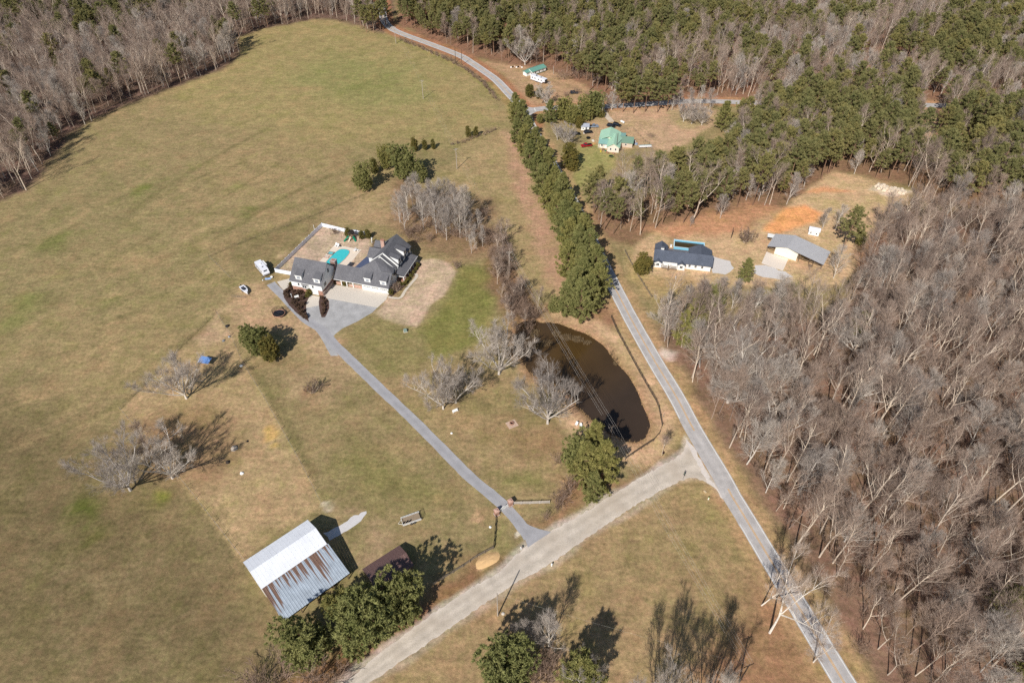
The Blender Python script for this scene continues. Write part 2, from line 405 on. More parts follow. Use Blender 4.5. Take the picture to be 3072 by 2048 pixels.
# floors of the woods
RIGHT_WOOD = vpoly([(1510, 750), (1560, 738), (1650, 735), (1760, 742), (1860, 735), (1925, 708), (1962, 668), (1975, 612), (1992, 560), (2025, 528), (2075, 508), (2140, 490), (2400, 470), (2500, 900), (2500, 1660), (2060, 1660), (1990, 1540), (1905, 1395), (1835, 1290), (1765, 1180), (1690, 1055), (1640, 985), (1590, 905), (1548, 835), (1515, 780)])
area(RIGHT_WOOD, S(136, 106, 86), 7, 0.95)
area(vpoly([(0, 462), (60, 440), (120, 370), (160, 310), (240, 262), (330, 228), (420, 195), (500, 165), (550, 130), (548, 85), (600, 68), (650, 58), (740, 42), (800, 52), (880, 78), (905, 60), (900, -100), (-250, -100), (-250, 520)]), S(118, 92, 80), 6, 0.95)
area(vpoly([(918, 60), (1000, 98), (1090, 130), (1120, 138), (1190, 155), (1250, 155), (1345, 195), (1400, 230), (1520, 236), (1700, 226), (2100, 232), (2400, 240), (2600, 240), (2500, -100), (900, -100)]), S(146, 108, 84), 6, 0.95)
area(vpoly([(1330, 500), (1372, 462), (1480, 448), (1560, 424), (1640, 366), (1690, 312), (1740, 256), (2100, 245), (2400, 250), (2500, 470), (2140, 480), (2090, 430), (1920, 395), (1860, 430), (1800, 480), (1720, 480), (1640, 500), (1560, 520), (1450, 560), (1400, 550)]), S(142, 108, 82), 6, 0.9)
# yards in the clearings
area(vpoly([(1462, 560), (1530, 520), (1640, 495), (1740, 480), (1800, 480), (1860, 430), (1915, 395), (2000, 415), (2090, 440), (2085, 500), (2010, 520), (1985, 600), (1930, 655), (1850, 660), (1660, 655), (1480, 640), (1450, 600)]), S(206, 172, 128), 4, 0.92, .5)
area(vpoly([(1480, 530), (1640, 490), (1740, 470), (1800, 480), (1700, 540), (1560, 545)]), S(190, 138, 98), 8, 0.9)
area(vpoly([(1752, 530), (1770, 510), (1800, 478), (1850, 470), (1890, 490), (1880, 512), (1820, 525), (1790, 540)]), S(238, 164, 98), 3.5, 0.95, .5)
area(vpoly([(1840, 440), (1910, 428), (1950, 432), (1880, 448)]), S(230, 158, 104), 3, 0.7)
area(vpoly([(1965, 600), (2000, 540), (2080, 470), (2100, 500), (2010, 600), (1990, 640)]), S(172, 124, 92), 5, 0.7)
area(vpoly([(1440, 590), (1480, 632), (1660, 650), (1600, 690), (1500, 700), (1450, 640)]), S(184, 156, 104), 4, 0.85)
area(vpoly([(1110, 140), (1190, 152), (1260, 158), (1340, 195), (1400, 225), (1380, 250), (1300, 240), (1225, 250), (1190, 210), (1150, 165)]), S(184, 148, 110), 3, 0.95, .4)
area(vpoly([(1390, 240), (1540, 232), (1640, 240), (1650, 285), (1600, 310), (1560, 348), (1500, 340), (1440, 290), (1400, 270)]), S(196, 160, 124), 4, 0.95)
area(vpoly([(1530, 255), (1620, 250), (1630, 285), (1560, 300)]), S(162, 148, 100), 5, 0.6)
area(vpoly([(1295, 430), (1310, 395), (1325, 330), (1360, 330), (1430, 365), (1390, 400), (1345, 425), (1320, 460)]), S(158, 150, 88), 4, 0.95)
area(vpoly([(1330, 285), (1390, 270), (1480, 290), (1490, 340), (1400, 350), (1350, 330)]), S(188, 156, 116), 3, 0.9)
area(vpoly([(2100, 245), (2150, 240), (2150, 300), (2130, 330), (2105, 300)]), S(206, 172, 132), 3, 0.9)
area(vpoly([(2095, 330), (2160, 320), (2230, 335), (2230, 370), (2110, 372)]), S(210, 190, 160), 3, 0.8)
area(vpoly([(1990, 432), (2020, 420), (2090, 440), (2050, 452)]), S(212, 194, 168), 2, 0.9)
area(vpoly([(1960, 150), (2090, 148), (2090, 165), (1980, 168)]), S(190, 134, 98), 3, 0.85)
# road verges, dried and rusty
line(ROAD, S(186, 150, 106), 6.0, 3, .75)
line(ROAD[len(ROAD) // 2:], S(170, 112, 80), 6.5, 3, .75)
line(SIDE, S(190, 138, 98), 6, 3, .7)
line(gpoly([(1470, 250), (1530, 310), (1530, 340)]), S(160, 148, 84), 2.5, 2, .6)
line([((a[0]), a[1]) for a in gpoly([(1200, 125), (1320, 175), (1420, 225), (1490, 290)])], S(150, 140, 80), 2.5, 2, .7)
# fence lines with taller grass
line(vpoly([(840, 445), (735, 490), (660, 520), (575, 550), (480, 590)]), S(118, 108, 70), .6, .9, .5, .1)
line(vpoly([(497, 718), (410, 803), (276, 940)]), S(118, 106, 68), .5, .8, .5, .1)
line(vpoly([(276, 940), (430, 1118), (562, 1288)]), S(188, 160, 110), .5, .7, .7, .1)
line(vpoly([(560, 838), (606, 912), (692, 1065), (740, 1160)]), S(188, 162, 112), .7, .8, .7, .1)
line(vpoly([(580, 850), (640, 940), (720, 1090)]), S(118, 110, 66), 1.4, 2.0, .5, .1)
spot(628, 992, 2.6, S(206, 166, 96), .5, .95, ry=4); spot(640, 1022, 2.2, S(206, 166, 96), .5, .8)
spot(1090, 1182, 1.7, S(198, 160, 118), .4, .9); spot(710, 900, 3.2, S(150, 100, 74), .7, .9); spot(690, 905, 5, S(186, 156, 116), .9, .6)
spot(1500, 312, 3.0, S(120, 100, 84), .8, .8); spot(1185, 1232, 1.2, S(226, 214, 192), .6, .95); spot(760, 1163, 2, S(222, 208, 188), .5, .6); spot(750, 1160, 1.2, S(222, 208, 188), .5, .7)
area(vpoly([(1095, 1300), (1105, 1275), (1130, 1265), (1142, 1278), (1125, 1298), (1105, 1314)]), S(206, 170, 122), 1.0, .95, .1)
area(vpoly([(1535, 800), (1560, 805), (1550, 830), (1530, 815)]), S(214, 196, 180), 3, .85)
# bank round the pond
sd = poly_sd(X, Y, POND)
blend(smooth01((sd + 11) / 5) * (X > 14) * .95, S(206, 170, 128))
blend(smooth01((sd + 5) / 4) * .8, S(176, 138, 100))
blend(smooth01((sd + 0.5) / 1.5), S(84, 64, 46))
# gravel spilled beside the gravel road
line([((a[0] + b[0]) / 2, (a[1] + b[1]) / 2) for a, b in zip(catmull(GRAVEL_L, 4), catmull(GRAVEL_L, 4))], S(206, 192, 178), 1.2, 1.6, .7, .5)
line(catmull(GRAVEL_R, 4), S(196, 176, 150), 1.1, 1.8, .6, .5)
# speckle so that no tint is even
COLR *= (0.86 + 0.28 * fbm(X + 77, Y + 13, 5))[:, None]
_g = COLR.mean(1, keepdims=True); COLR = (_g + (COLR - _g) * 0.9) * np.array([1.0, 0.985, 1.01]) * 0.97
Z = -smooth01((sd + 1.2) / 3.2) * 1.3
Z = np.where(sd > -1.5, Z, 0.0)

me = bpy.data.meshes.new('ground')
me.vertices.add(NX * NY)
me.vertices.foreach_set('co', np.stack([X, Y, Z], 1).astype(np.float32).ravel())
ii, jj = np.meshgrid(np.arange(NX - 1), np.arange(NY - 1))
v0 = (jj * NX + ii).ravel()
quads = np.stack([v0, v0 + 1, v0 + NX + 1, v0 + NX], 1).astype(np.int32)
me.loops.add(quads.size); me.loops.foreach_set('vertex_index', quads.ravel())
me.polygons.add(len(quads)); me.polygons.foreach_set('loop_start', np.arange(0, quads.size, 4, dtype=np.int32)); me.polygons.foreach_set('loop_total', np.full(len(quads), 4, np.int32))
me.polygons.foreach_set('use_smooth', np.ones(len(quads), bool))
me.update(calc_edges=True)
at = me.color_attributes.new('turf', 'FLOAT_COLOR', 'POINT')
at.data.foreach_set('color', np.concatenate([COLR, np.ones((len(COLR), 1))], 1).astype(np.float32).ravel())
t = NT('dry_turf'); v = t.pos()
a = t.node('ShaderNodeAttribute', attribute_name='turf')
mp = t.node('ShaderNodeMapping'); mp.inputs['Rotation'].default_value = (0, 0, R(28)); mp.inputs['Scale'].default_value = (0.4, 1.3, 1); t.link(v, mp.inputs[0])
c = t.mix(1.0, a.outputs['Color'], t.ramp(t.noise(v, 0.9, 5, .7), [(0.25, 0.6), (0.5, 1.0), (0.75, 1.36)]), 'MULTIPLY')
c = t.mix(1.0, c, t.ramp(t.noise(mp.outputs[0], 0.45, 4, .65), [(0.3, 0.84), (0.7, 1.14)]), 'MULTIPLY')
hue = t.ramp(t.noise(v, 0.09, 6, .68), [(0.34, (0.88, 0.95, 0.80)), (0.5, (1, 1, 1)), (0.66, (1.16, 1.05, 1.08))])
c = t.mix(0.85, c, t.mix(1.0, c, hue, 'MULTIPLY'))
hue2 = t.ramp(t.noise(v, 0.55, 4, .7), [(0.36, (0.88, 0.95, 0.84)), (0.64, (1.10, 1.04, 1.06))])
c = t.mix(0.8, c, t.mix(1.0, c, hue2, 'MULTIPLY'))
c = t.mix(1.0, c, t.ramp(t.noise(v, 0.22, 4, .7), [(0.3, 0.82), (0.7, 1.16)]), 'MULTIPLY')
c = t.mix(1.0, c, t.ramp(t.noise(v, 4.0, 3, .7), [(0.25, 0.78), (0.75, 1.2)]), 'MULTIPLY')
t.base(c); t.set(Roughness=1.0); t.b.inputs['Specular IOR Level'].default_value = 0.05
t.bump(t.mix(0.5, t.noise(v, 1.6, 5, .7), t.noise(v, 5.0, 3, .7)), 0.55, 0.35)
me.materials.append(t.m)
tag(link_mesh('ground', me), kind='structure')

# ================================================================ ROADS
def strip(name, line_pts, w, z, material, colf=None, nc=9, jit=0.0, seed=0, off=0.0, s0=0, s1=None, **tg):
    """ribbon laid along a course; colf(u, i) tints it across (wheel tracks, worn edges)"""
    pts = line_pts[s0:s1]; rr = random.Random(seed); vs, fs, cs = [], [], []; n = len(pts)
    for i, p in enumerate(pts):
        a, b = pts[max(i - 1, 0)], pts[min(i + 1, n - 1)]
        dx, dy = b[0] - a[0], b[1] - a[1]; L = math.hypot(dx, dy) or 1; nx_, ny_ = dy / L, -dx / L
        ww = w(i / (n - 1)) if callable(w) else w
        jl, jr = rr.uniform(-jit, jit), rr.uniform(-jit, jit)
        for k in range(nc):
            u = -1 + 2 * k / (nc - 1); h = off + u * ww / 2 + (jl if k == 0 else jr if k == nc - 1 else 0)
            vs.append((p[0] + nx_ * h, p[1] + ny_ * h, z)); cs.append(colf(u, i) if colf else (1, 1, 1))
    for i in range(n - 1):
        for k in range(nc - 1):
            q = i * nc + k; fs.append((q, q + 1, q + nc + 1, q + nc))
    m = bpy.data.meshes.new(name); m.from_pydata(vs, [], fs); m.materials.append(material)
    ca = m.color_attributes.new('wear', 'FLOAT_COLOR', 'POINT')
    ca.data.foreach_set('color', np.array([(*c3, 1) for c3 in cs], np.float32).ravel())
    return tag(link_mesh(name, m), **tg)
def roadmat(name, rgb, fine=6.0, var=.12, tint=None):
    t = NT(name); v = t.pos(); a = t.node('ShaderNodeAttribute', attribute_name='wear')
    c = t.mix(1.0, lin(rgb), a.outputs['Color'], 'MULTIPLY')
    c = t.mix(1.0, c, t.ramp(t.noise(v, 0.35, 4, .6), [(0.3, 1 - var), (0.7, 1 + var)]), 'MULTIPLY')
    c = t.mix(1.0, c, t.ramp(t.noise(v, fine, 3, .7), [(0.3, 0.86), (0.7, 1.12)]), 'MULTIPLY')
    if tint: c = t.mix(t.ramp(t.noise(v, 0.12, 3), [(0.45, 0.0), (0.7, 0.55)]), c, lin(tint))
    t.base(c); t.set(Roughness=0.95); t.b.inputs['Specular IOR Level'].default_value = 0.1
    t.bump(t.noise(v, fine, 3, .7), 0.2, 0.05)
    return t.m
ASPH = roadmat('worn_asphalt', (180, 175, 171), var=.15)
DRIVEM = roadmat('driveway_asphalt', (162, 160, 161), var=.1)
GRAV = roadmat('crushed_gravel', (197, 185, 169), 3.0, .14, (178, 163, 145))
WHITEL = mat('road_paint_white', (222, 220, 214), .7, .2, 1.2)
YELL = mat('road_paint_yellow', (206, 164, 108), .7, .25, 1.0)
wheel = lambda u, i: (1 - .09 * math.exp(-((abs(u) - .45) / .13) ** 2) + .03 * math.exp(-(u / .2) ** 2),) * 3
RW = 5.5
strip('paved_road', ROAD, RW, 0.034, ASPH, wheel, 13, .05, kind='structure')
strip('side_road', SIDE, 5.4, 0.030, ASPH, wheel, 9, .08, kind='structure')
def nearest(px, py):
    g = G(px, py); return min(range(len(ROAD)), key=lambda i: (ROAD[i][0] - g[0]) ** 2 + (ROAD[i][1] - g[1]) ** 2)
k1, k2, k3 = nearest(2135, 1372), nearest(2055, 1245), nearest(1580, 350)
k4 = nearest(2172, 1445)
strip('edge_line', ROAD, .24, 0.040, WHITEL, None, 2, 0, off=RW / 2 - .35, kind='structure')                 # right-hand edge line
strip('edge_line', ROAD, .24, 0.040, WHITEL, None, 2, 0, off=-RW / 2 + .35, s0=0, s1=nearest(2215, 1560), kind='structure')
strip('edge_line', ROAD, .28, 0.040, WHITEL, None, 2, 0, off=-RW / 2 + .35, s0=k2, s1=k3 - 4, kind='structure')
strip('edge_line', ROAD, .24, 0.040, WHITEL, None, 2, 0, off=-RW / 2 + .35, s0=k3 + 6, kind='structure')
for s_ in (-.15, .15):
    strip('centre_line', ROAD, .17, 0.041, YELL, None, 2, 0, off=s_, s0=0, s1=nearest(2170, 1445), kind='structure')
    strip('centre_line', ROAD, .17, 0.041, YELL, None, 2, 0, off=s_, s0=k2 - 2, s1=k3 - 4, kind='structure')
    strip('centre_line', ROAD, .17, 0.041, YELL, None, 2, 0, off=s_, s0=k3 + 6, kind='structure')
def flat(name, poly, z, material, kind='structure', jit=0.0, seed=1, dense=None, **tg):
    """flat sheet with an optionally ragged rim"""
    if dense:
        rr = random.Random(seed); out = []
        for a, b in zip(poly, poly[1:] + poly[:1]):
            n = max(1, int(math.hypot(b[0] - a[0], b[1] - a[1]) / dense))
            for k in range(n): out.append((a[0] + (b[0] - a[0]) * k / n + rr.uniform(-jit, jit), a[1] + (b[1] - a[1]) * k / n + rr.uniform(-jit, jit)))
        poly = out
    m = bpy.data.meshes.new(name); n = len(poly)
    ar = sum(poly[i][0] * poly[(i + 1) % n][1] - poly[(i + 1) % n][0] * poly[i][1] for i in range(n))
    if ar < 0: poly = poly[::-1]
    m.from_pydata([(x, y, z) for x, y in poly], [], [tuple(range(n))]); m.materials.append(material)
    ca = m.color_attributes.new('wear', 'FLOAT_COLOR', 'POINT'); ca.data.foreach_set('color', np.ones(n * 4, np.float32))
    return tag(link_mesh(name, m), kind=kind, **tg)
MOUTH = catmull(crop(7.84, 1400, 180, [(1190, 930), (1260, 1020), (1380, 1090), (1600, 1130), (1650, 1135), (1650, 1215), (1560, 1260), (1490, 1330), (1470, 1390), (1500, 1480), (1450, 1520), (1250, 1350), (1150, 1100)]), 2)
flat('junction_apron', MOUTH, 0.026, ASPH)
flat('stop_line', crop(7.84, 1400, 180, [(1575, 1135), (1600, 1140), (1635, 1200), (1605, 1202)]), 0.044, WHITEL)
# gravel road: two traced edges, wheel tracks between
gl = catmull(GRAVEL_L, 2.0); gr = catmull(GRAVEL_R, 2.0)
def resample(p, n):
    d = [0]
    for a, b in zip(p[:-1], p[1:]): d.append(d[-1] + math.hypot(b[0] - a[0], b[1] - a[1]))
    return [(np.interp(d[-1] * k / (n - 1), d, [q[0] for q in p]), np.interp(d[-1] * k / (n - 1), d, [q[1] for q in p])) for k in range(n)]
N_ = 150; gl, gr = resample(gl, N_), resample(gr, N_); rr = random.Random(2); vs, fs, cs = [], [], []; NC = 15
for i in range(N_):
    jl, jr = rr.uniform(-.35, .35), rr.uniform(-.3, .3)
    for k in range(NC):
        u = k / (NC - 1); e = jl if k == 0 else jr if k == NC - 1 else 0
        x = gl[i][0] * (1 - u) + gr[i][0] * u; y = gl[i][1] * (1 - u) + gr[i][1] * u + e
        vs.append((x, y, 0.018))
        tr = .10 * (math.exp(-((u - .3) / .07) ** 2) + math.exp(-((u - .68) / .07) ** 2)); ed = .16 * (math.exp(-(u / .1) ** 2) + .7 * math.exp(-((1 - u) / .1) ** 2)) + .05 * math.exp(-((u - .5) / .08) ** 2)
        q = 1 - tr + ed + rr.uniform(-.03, .03); cs.append((q, q, q * (1 + .25 * ed)))
for i in range(N_ - 1):
    for k in range(NC - 1):
        q = i * NC + k; fs.append((q, q + 1, q + NC + 1, q + NC))
m = bpy.data.meshes.new('gravel_road'); m.from_pydata(vs, [], fs); m.materials.append(GRAV)
ca = m.color_attributes.new('wear', 'FLOAT_COLOR', 'POINT'); ca.data.foreach_set('color', np.array([(*c3, 1) for c3 in cs], np.float32).ravel())
tag(link_mesh('gravel_road', m), kind='structure')
flat('gravel_shoulder', crop(2.94, 1400, 1200, [(1940, 350), (2010, 420), (2080, 560), (2150, 700), (2260, 830), (2330, 960), (2300, 930), (2190, 780), (2120, 730), (2060, 600), (1990, 480)]), 0.028, mat('pale_gravel', (214, 204, 194), .95, .2, 1.2), dense=1.2, jit=.3)
# driveway, with the mouth flared onto the gravel
strip('driveway', DRIVE, 3.25, 0.026, DRIVEM, lambda u, i: (1 - .08 * math.exp(-(u / .35) ** 2) + .04 * abs(u),) * 3, 9, .08, 5, kind='structure')
flat('driveway_mouth', crop(2.94, 1400, 1200, [(400, 990), (440, 1020), (500, 1070), (560, 1105), (640, 1135), (745, 1160), (680, 1205), (600, 1255), (540, 1298), (522, 1240), (490, 1170), (430, 1090), (370, 1030)]), 0.022, DRIVEM)
c1 = lambda pts: crop(3.357, 700, 600, pts)
flat('parking_asphalt', c1([(945, 988), (1455, 1080), (1400, 1132), (1250, 1222), (1100, 1292), (1025, 1350), (990, 1400), (1000, 1480), (1060, 1568), (980, 1568), (880, 1380), (760, 1225), (735, 1130), (735, 1075), (870, 1050), (960, 1080), (965, 1020)]), 0.023, roadmat('old_parking_asphalt', (168, 166, 164), var=.16), dense=2, jit=.06)
flat('parking_slab', c1([(1000, 850), (1300, 895), (1562, 952), (1540, 1002), (1452, 1084), (948, 990), (900, 968)]), 0.030, CONC)
flat('garage_apron', c1([(765, 955), (872, 972), (872, 1060), (733, 1088), (738, 1010)]), 0.030, CONC)
flat('side_apron', c1([(440, 822), (575, 788), (605, 800), (606, 850), (512, 912), (480, 880)]), 0.030, CONC)
walk = catmull(c1([(1560, 975), (1640, 988), (1690, 978), (1740, 900), (1850, 765), (1820, 748), (1790, 752)]), .8)
strip('garden_walk', walk, 1.1, 0.030, roadmat('walk_concrete', (206, 194, 176)), None, 3, kind='structure')
c6 = lambda pts: crop(2.94, 600, 1450, pts)
flat('barn_apron', c6([(1090, 440), (1230, 370), (1330, 300), (1460, 240), (1475, 260), (1420, 330), (1340, 390), (1260, 430), (1150, 500)]), 0.020, mat('pale_concrete_wash', (206, 202, 200), .9, .14, .8), dense=1, jit=.25)
flat('ranch_drive', crop(2.94, 1850, 600, [(855, 500), (1000, 540), (1030, 600), (960, 660), (840, 640)]), 0.020, mat('pale_gravel_drive', (206, 200, 194), .95, .07, .5), dense=2, jit=.3)
flat('workshop_slab', crop(9.8, 2270, 660, [(290, 930), (500, 1010), (930, 1145), (770, 1495), (140, 1275)]), 0.030, mat('workshop_concrete', (224, 210, 194), .9, .04, .3))
flat('workshop_gravel', crop(2.94, 1850, 600, [(1230, 580), (1300, 570), (1480, 630), (1560, 680), (1460, 700), (1300, 680), (1210, 640)]), 0.020, mat('pale_gravel_drive', (0, 0, 0)), dense=2, jit=.5)
strip('farmhouse_drive', catmull(gpoly([(1800, 322), (1812, 336), (1822, 350), (1836, 366)]), 2), 3.0, 0.024, roadmat('pale_drive', (200, 184, 164)), None, 3, .2, kind='structure')

# ================================================================ POND
t = NT('muddy_water'); v = t.pos()
sp = t.node('ShaderNodeVectorMath', operation='DISTANCE'); t.link(v, sp.inputs[0]); cx, cy = G(1700, 1055); sp.inputs[1].default_value = (cx, cy, 0)
c = t.mix(t.ramp(t.math('MULTIPLY', sp.outputs['Value'], 1 / 26.0), [(0.15, 1.0), (1.0, 0.0)]), lin((64, 52, 42)), lin((80, 60, 32)))
t.base(t.mix(1.0, c, t.ramp(t.noise(v, .08, 3), [(.3, .85), (.7, 1.1)]), 'MULTIPLY')); t.set(Roughness=0.12); t.b.inputs['Specular IOR Level'].default_value = 0.35
t.bump(t.noise(v, 2.5, 2), 0.05, 0.02)
pc = (sum(p[0] for p in POND) / len(POND), sum(p[1] for p in POND) / len(POND))
flat('pond_water', [(pc[0] + (p[0] - pc[0]) * 1.02, pc[1] + (p[1] - pc[1]) * 1.02) for p in catmull(POND + POND[:1], 2)[:-1]], -0.22, t.m)
# ================================================================ TREES
def barkmat(name, rgb, var=.25, hue=.10):
    t = NT(name); v = t.coord(); oi = t.node('ShaderNodeObjectInfo')
    c = t.mix(1.0, lin(rgb), t.ramp(t.noise(v, 1.5, 3), [(.3, 1 - var), (.7, 1 + var * .5)]), 'MULTIPLY')
    c = t.mix(1.0, c, t.ramp(oi.outputs['Random'], [(0.0, (.74, .72, .72)), (.5, (1, .97, .94)), (1.0, (1.16, 1.14, 1.10))]), 'MULTIPLY')
    t.base(c); t.set(Roughness=.95); t.b.inputs['Specular IOR Level'].default_value = .1
    return t.m
def leafmat(name, rgb, rgb2, trans=.25):
    t = NT(name); v = t.coord(); oi = t.node('ShaderNodeObjectInfo')
    c = t.mix(t.ramp(t.noise(v, .55, 3), [(.35, 0), (.65, 1)]), lin(rgb), lin(rgb2))
    c = t.mix(1.0, c, t.ramp(t.noise(v, 4.0, 2), [(.3, .72), (.7, 1.25)]), 'MULTIPLY')
    c = t.mix(1.0, c, t.ramp(oi.outputs['Random'], [(0.0, (.90, .93, .90)), (.5, (1.03, 1.02, 1)), (1.0, (1.18, 1.10, .98))]), 'MULTIPLY')
    t.base(c); t.set(Roughness=.8); t.b.inputs['Specular IOR Level'].default_value = .12
    tr = t.node('ShaderNodeBsdfTranslucent'); t.link(c, tr.inputs['Color']); mx = t.node('ShaderNodeMixShader'); mx.inputs[0].default_value = trans
    out = t.n['Material Output']; t.link(t.b.outputs[0], mx.inputs[1]); t.link(tr.outputs[0], mx.inputs[2]); t.link(mx.outputs[0], out.inputs['Surface'])
    return t.m
BARK = barkmat('pale_bark', (212, 197, 179))
TWIG = barkmat('twig_bark', (168, 149, 135))
BARKG = barkmat('grey_bark', (214, 207, 197)); TWIGG = barkmat('grey_twigs', (182, 172, 162))
SYCB = barkmat('white_bark', (230, 222, 210)); SYCT = barkmat('white_twigs', (186, 170, 156))
DBARK = barkmat('pine_bark', (146, 118, 98)); DTWIG = barkmat('brown_twigs', (152, 130, 114))
PINEL = leafmat('pine_needles', (124, 124, 80), (154, 147, 98))
PINED = leafmat('dense_pine_needles', (124, 126, 76), (156, 152, 98))
CEDAR = leafmat('cedar_foliage', (104, 102, 58), (134, 122, 68))

def rv(r): 
    while True:
        p = Vector((r.uniform(-1, 1), r.uniform(-1, 1), r.uniform(-1, 1)))
        if .05 < p.length < 1: return p.normalized()
def grow(r, p, d, L, rad, n, wob, up):
    pts, rads = [p.copy()], [rad]; d = d.normalized()
    for i in range(n):
        d = (d + rv(r) * wob + Vector((0, 0, up))).normalized(); p = p + d * (L / n); pts.append(p.copy()); rads.append(max(rad * (1 - (i + 1) / n * .72), .012))
    return pts, rads
def at_t(pts, t):
    x = t * (len(pts) - 1); i = min(int(x), len(pts) - 2); f = x - i
    return pts[i].lerp(pts[i + 1], f), (pts[i + 1] - pts[i]).normalized()
def side(r, d, ang):
    u = d.cross(rv(r)).normalized(); return (d * math.cos(ang) + u * math.sin(ang)).normalized()
def blade(mb, r, p, d, L, w):
    """one long twig, bending slightly upward"""
    u = d.cross(rv(r)).normalized() * w; q = p + d * L * .5; e = q + (d + rv(r) * .16 + Vector((0, 0, .14))).normalized() * L * .5; n = len(mb.v)
    mb.v += [tuple(p - u), tuple(p + u), tuple(q + u * .8), tuple(q - u * .8), tuple(e)]
    mb.f += [(n, n + 1, n + 2, n + 3), (n + 3, n + 2, n + 4)]
def twigs(mb, r, p, d, L, k, w, up=.3):
    for _ in range(k):
        q = (side(r, d, R(r.uniform(10, 42))) + Vector((0, 0, up * r.random()))).normalized(); ll = L * r.uniform(.6, 1.15)
        blade(mb, r, p, q, ll, w)
        for _ in range(2):
            blade(mb, r, p + q * ll * r.uniform(.25, .6), (side(r, q, R(r.uniform(14, 38))) + Vector((0, 0, .12))).normalized(), ll * r.uniform(.45, .7), w * .8)
def bare_tree(seed, H, cb, spread, nl, leaders=1, trunk=.3, nb=7, nt=6, tw=.035, lean=.02, updir=.03, rise=(35, 62), tl=1.0):
    r = random.Random(seed); T, C = MB(), MB(); stems = []
    if leaders == 1:
        pts, rad = grow(r, Vector((0, 0, -.2)), Vector((r.uniform(-1, 1) * lean, r.uniform(-1, 1) * lean, 1)), H * .93, trunk, 8, .05, .05)
        T.tube(pts, rad, 6, False); stems.append((pts, rad, cb, 1.0, 1))
    else:
        pts, rad = grow(r, Vector((0, 0, -.2)), Vector((r.uniform(-1, 1) * lean, r.uniform(-1, 1) * lean, 1)), H * cb, trunk, 4, .04, .03)
        rad = [trunk * (1 - .12 * i) for i in range(len(rad))]; T.tube(pts, rad, 7, False)
        a0 = r.uniform(0, 6.28)
        for k in range(leaders):
            a = a0 + 6.283 * k / leaders + r.uniform(-.35, .35); e = R(r.uniform(38, 72)) if k else R(82)
            s0, _ = at_t(pts, r.uniform(.72, .98))
            p2, r2 = grow(r, s0, Vector((math.cos(a) * math.cos(e), math.sin(a) * math.cos(e), math.sin(e))), H * (1 - cb) * r.uniform(.85, 1.15) * (1 + .25 * math.cos(e)), trunk * r.uniform(.42, .6), 6, .13, .05)
            T.tube(p2, r2, 5, False); stems.append((p2, r2, .18, .72, leaders * .75))
    for pts, rad, c0, sc, div in stems:
        for k in range(max(4, int(nl / div))):
            t_ = c0 + (1 - c0) * ((k + r.random()) / max(4, int(nl / div))) ** .9; t_ = min(t_, .98)
            p, d = at_t(pts, t_); rr_ = rad[min(int(t_ * (len(rad) - 1)), len(rad) - 1)]
            rel = (t_ - c0) / (1 - c0); L = spread * sc * (1.0 - .5 * rel * rel) * r.uniform(.72, 1.12)
            a = r.uniform(0, 6.283); e = R(r.uniform(*rise)) * (.75 + .4 * rel)
            dd = Vector((math.cos(a) * math.cos(e), math.sin(a) * math.cos(e), math.sin(e))); dd = (dd + d * .3).normalized()
            lp, lr = grow(r, p, dd, L, max(rr_ * .5, .065), 5, .13, updir)
            T.tube(lp, lr, 4, False)
            for j in range(nb):
                tj = .25 + .73 * (j + r.random()) / nb; q, qd = at_t(lp, min(tj, .99)); bl = L * r.uniform(.28, .5) * (1.15 - .4 * tj)
                bp, brr = grow(r, q, side(r, qd, R(r.uniform(22, 50))), bl, max(lr[3] * .5, .026), 3, .14, .05)
                C.tube(bp, brr, 3, False)
                for m_ in range(nt):
                    s, sd_ = at_t(bp, .25 + .74 * (m_ + r.random()) / nt); twigs(C, r, s, sd_, r.uniform(.8, 1.25) * (.7 + .06 * H) * tl, 2, tw)
            twigs(C, r, lp[-1], (lp[-1] - lp[-2]).normalized(), 2.0, 6, tw)
    return T, C
def tuft(mb, r, c, o, k, L, w):
    for _ in range(k):
        d = (o * .55 + rv(r)).normalized(); u = d.cross(rv(r)).normalized() * w * r.uniform(.7, 1.2); p = c + rv(r) * L * .25; n = len(mb.v)
        e = p + d * L * r.uniform(.7, 1.15)
        mb.v += [tuple(p - u), tuple(p + u), tuple(e)]; mb.f.append((n, n + 1, n + 2))
def pine_tree(seed, H, cb, Rm, nb=46, per=5, k=16, L=.85, w=.16, trunk=.24, shape=.8):
    r = random.Random(seed); T, C = MB(), MB()
    pts, rad = grow(r, Vector((0, 0, -.2)), Vector((r.uniform(-.02, .02), r.uniform(-.02, .02), 1)), H * .97, trunk, 8, .025, .06); T.tube(pts, rad, 6, False)
    a = r.uniform(0, 6)
    for i in range(nb):
        f = (i + r.random()) / nb; t_ = cb + (1 - cb) * f; p, d = at_t(pts, min(t_, .995))
        prof = (1 - f) ** shape * (.55 + .45 * min(1, f * 5)) ; bl = max(.5, Rm * prof * r.uniform(.65, 1.2)); a += 2.4 + r.uniform(-.5, .5); e = R(-6 + 46 * f + r.uniform(-12, 12))
        dd = Vector((math.cos(a) * math.cos(e), math.sin(a) * math.cos(e), math.sin(e)))
        bp, br_ = grow(r, p, dd, bl, .06, 3, .1, .08); T.tube(bp, br_, 3, False)
        for j in range(per):
            q, qd = at_t(bp, min(.28 + .72 * (j + r.random()) / per, .999)); tuft(C, r, q + rv(r) * (.18 + .22 * bl / Rm), (qd + Vector((0, 0, .5))).normalized(), k, L, w)
    for _ in range(4): tuft(C, r, pts[-1] + rv(r) * .3, Vector((0, 0, 1)), k, L, w)
    return T, C
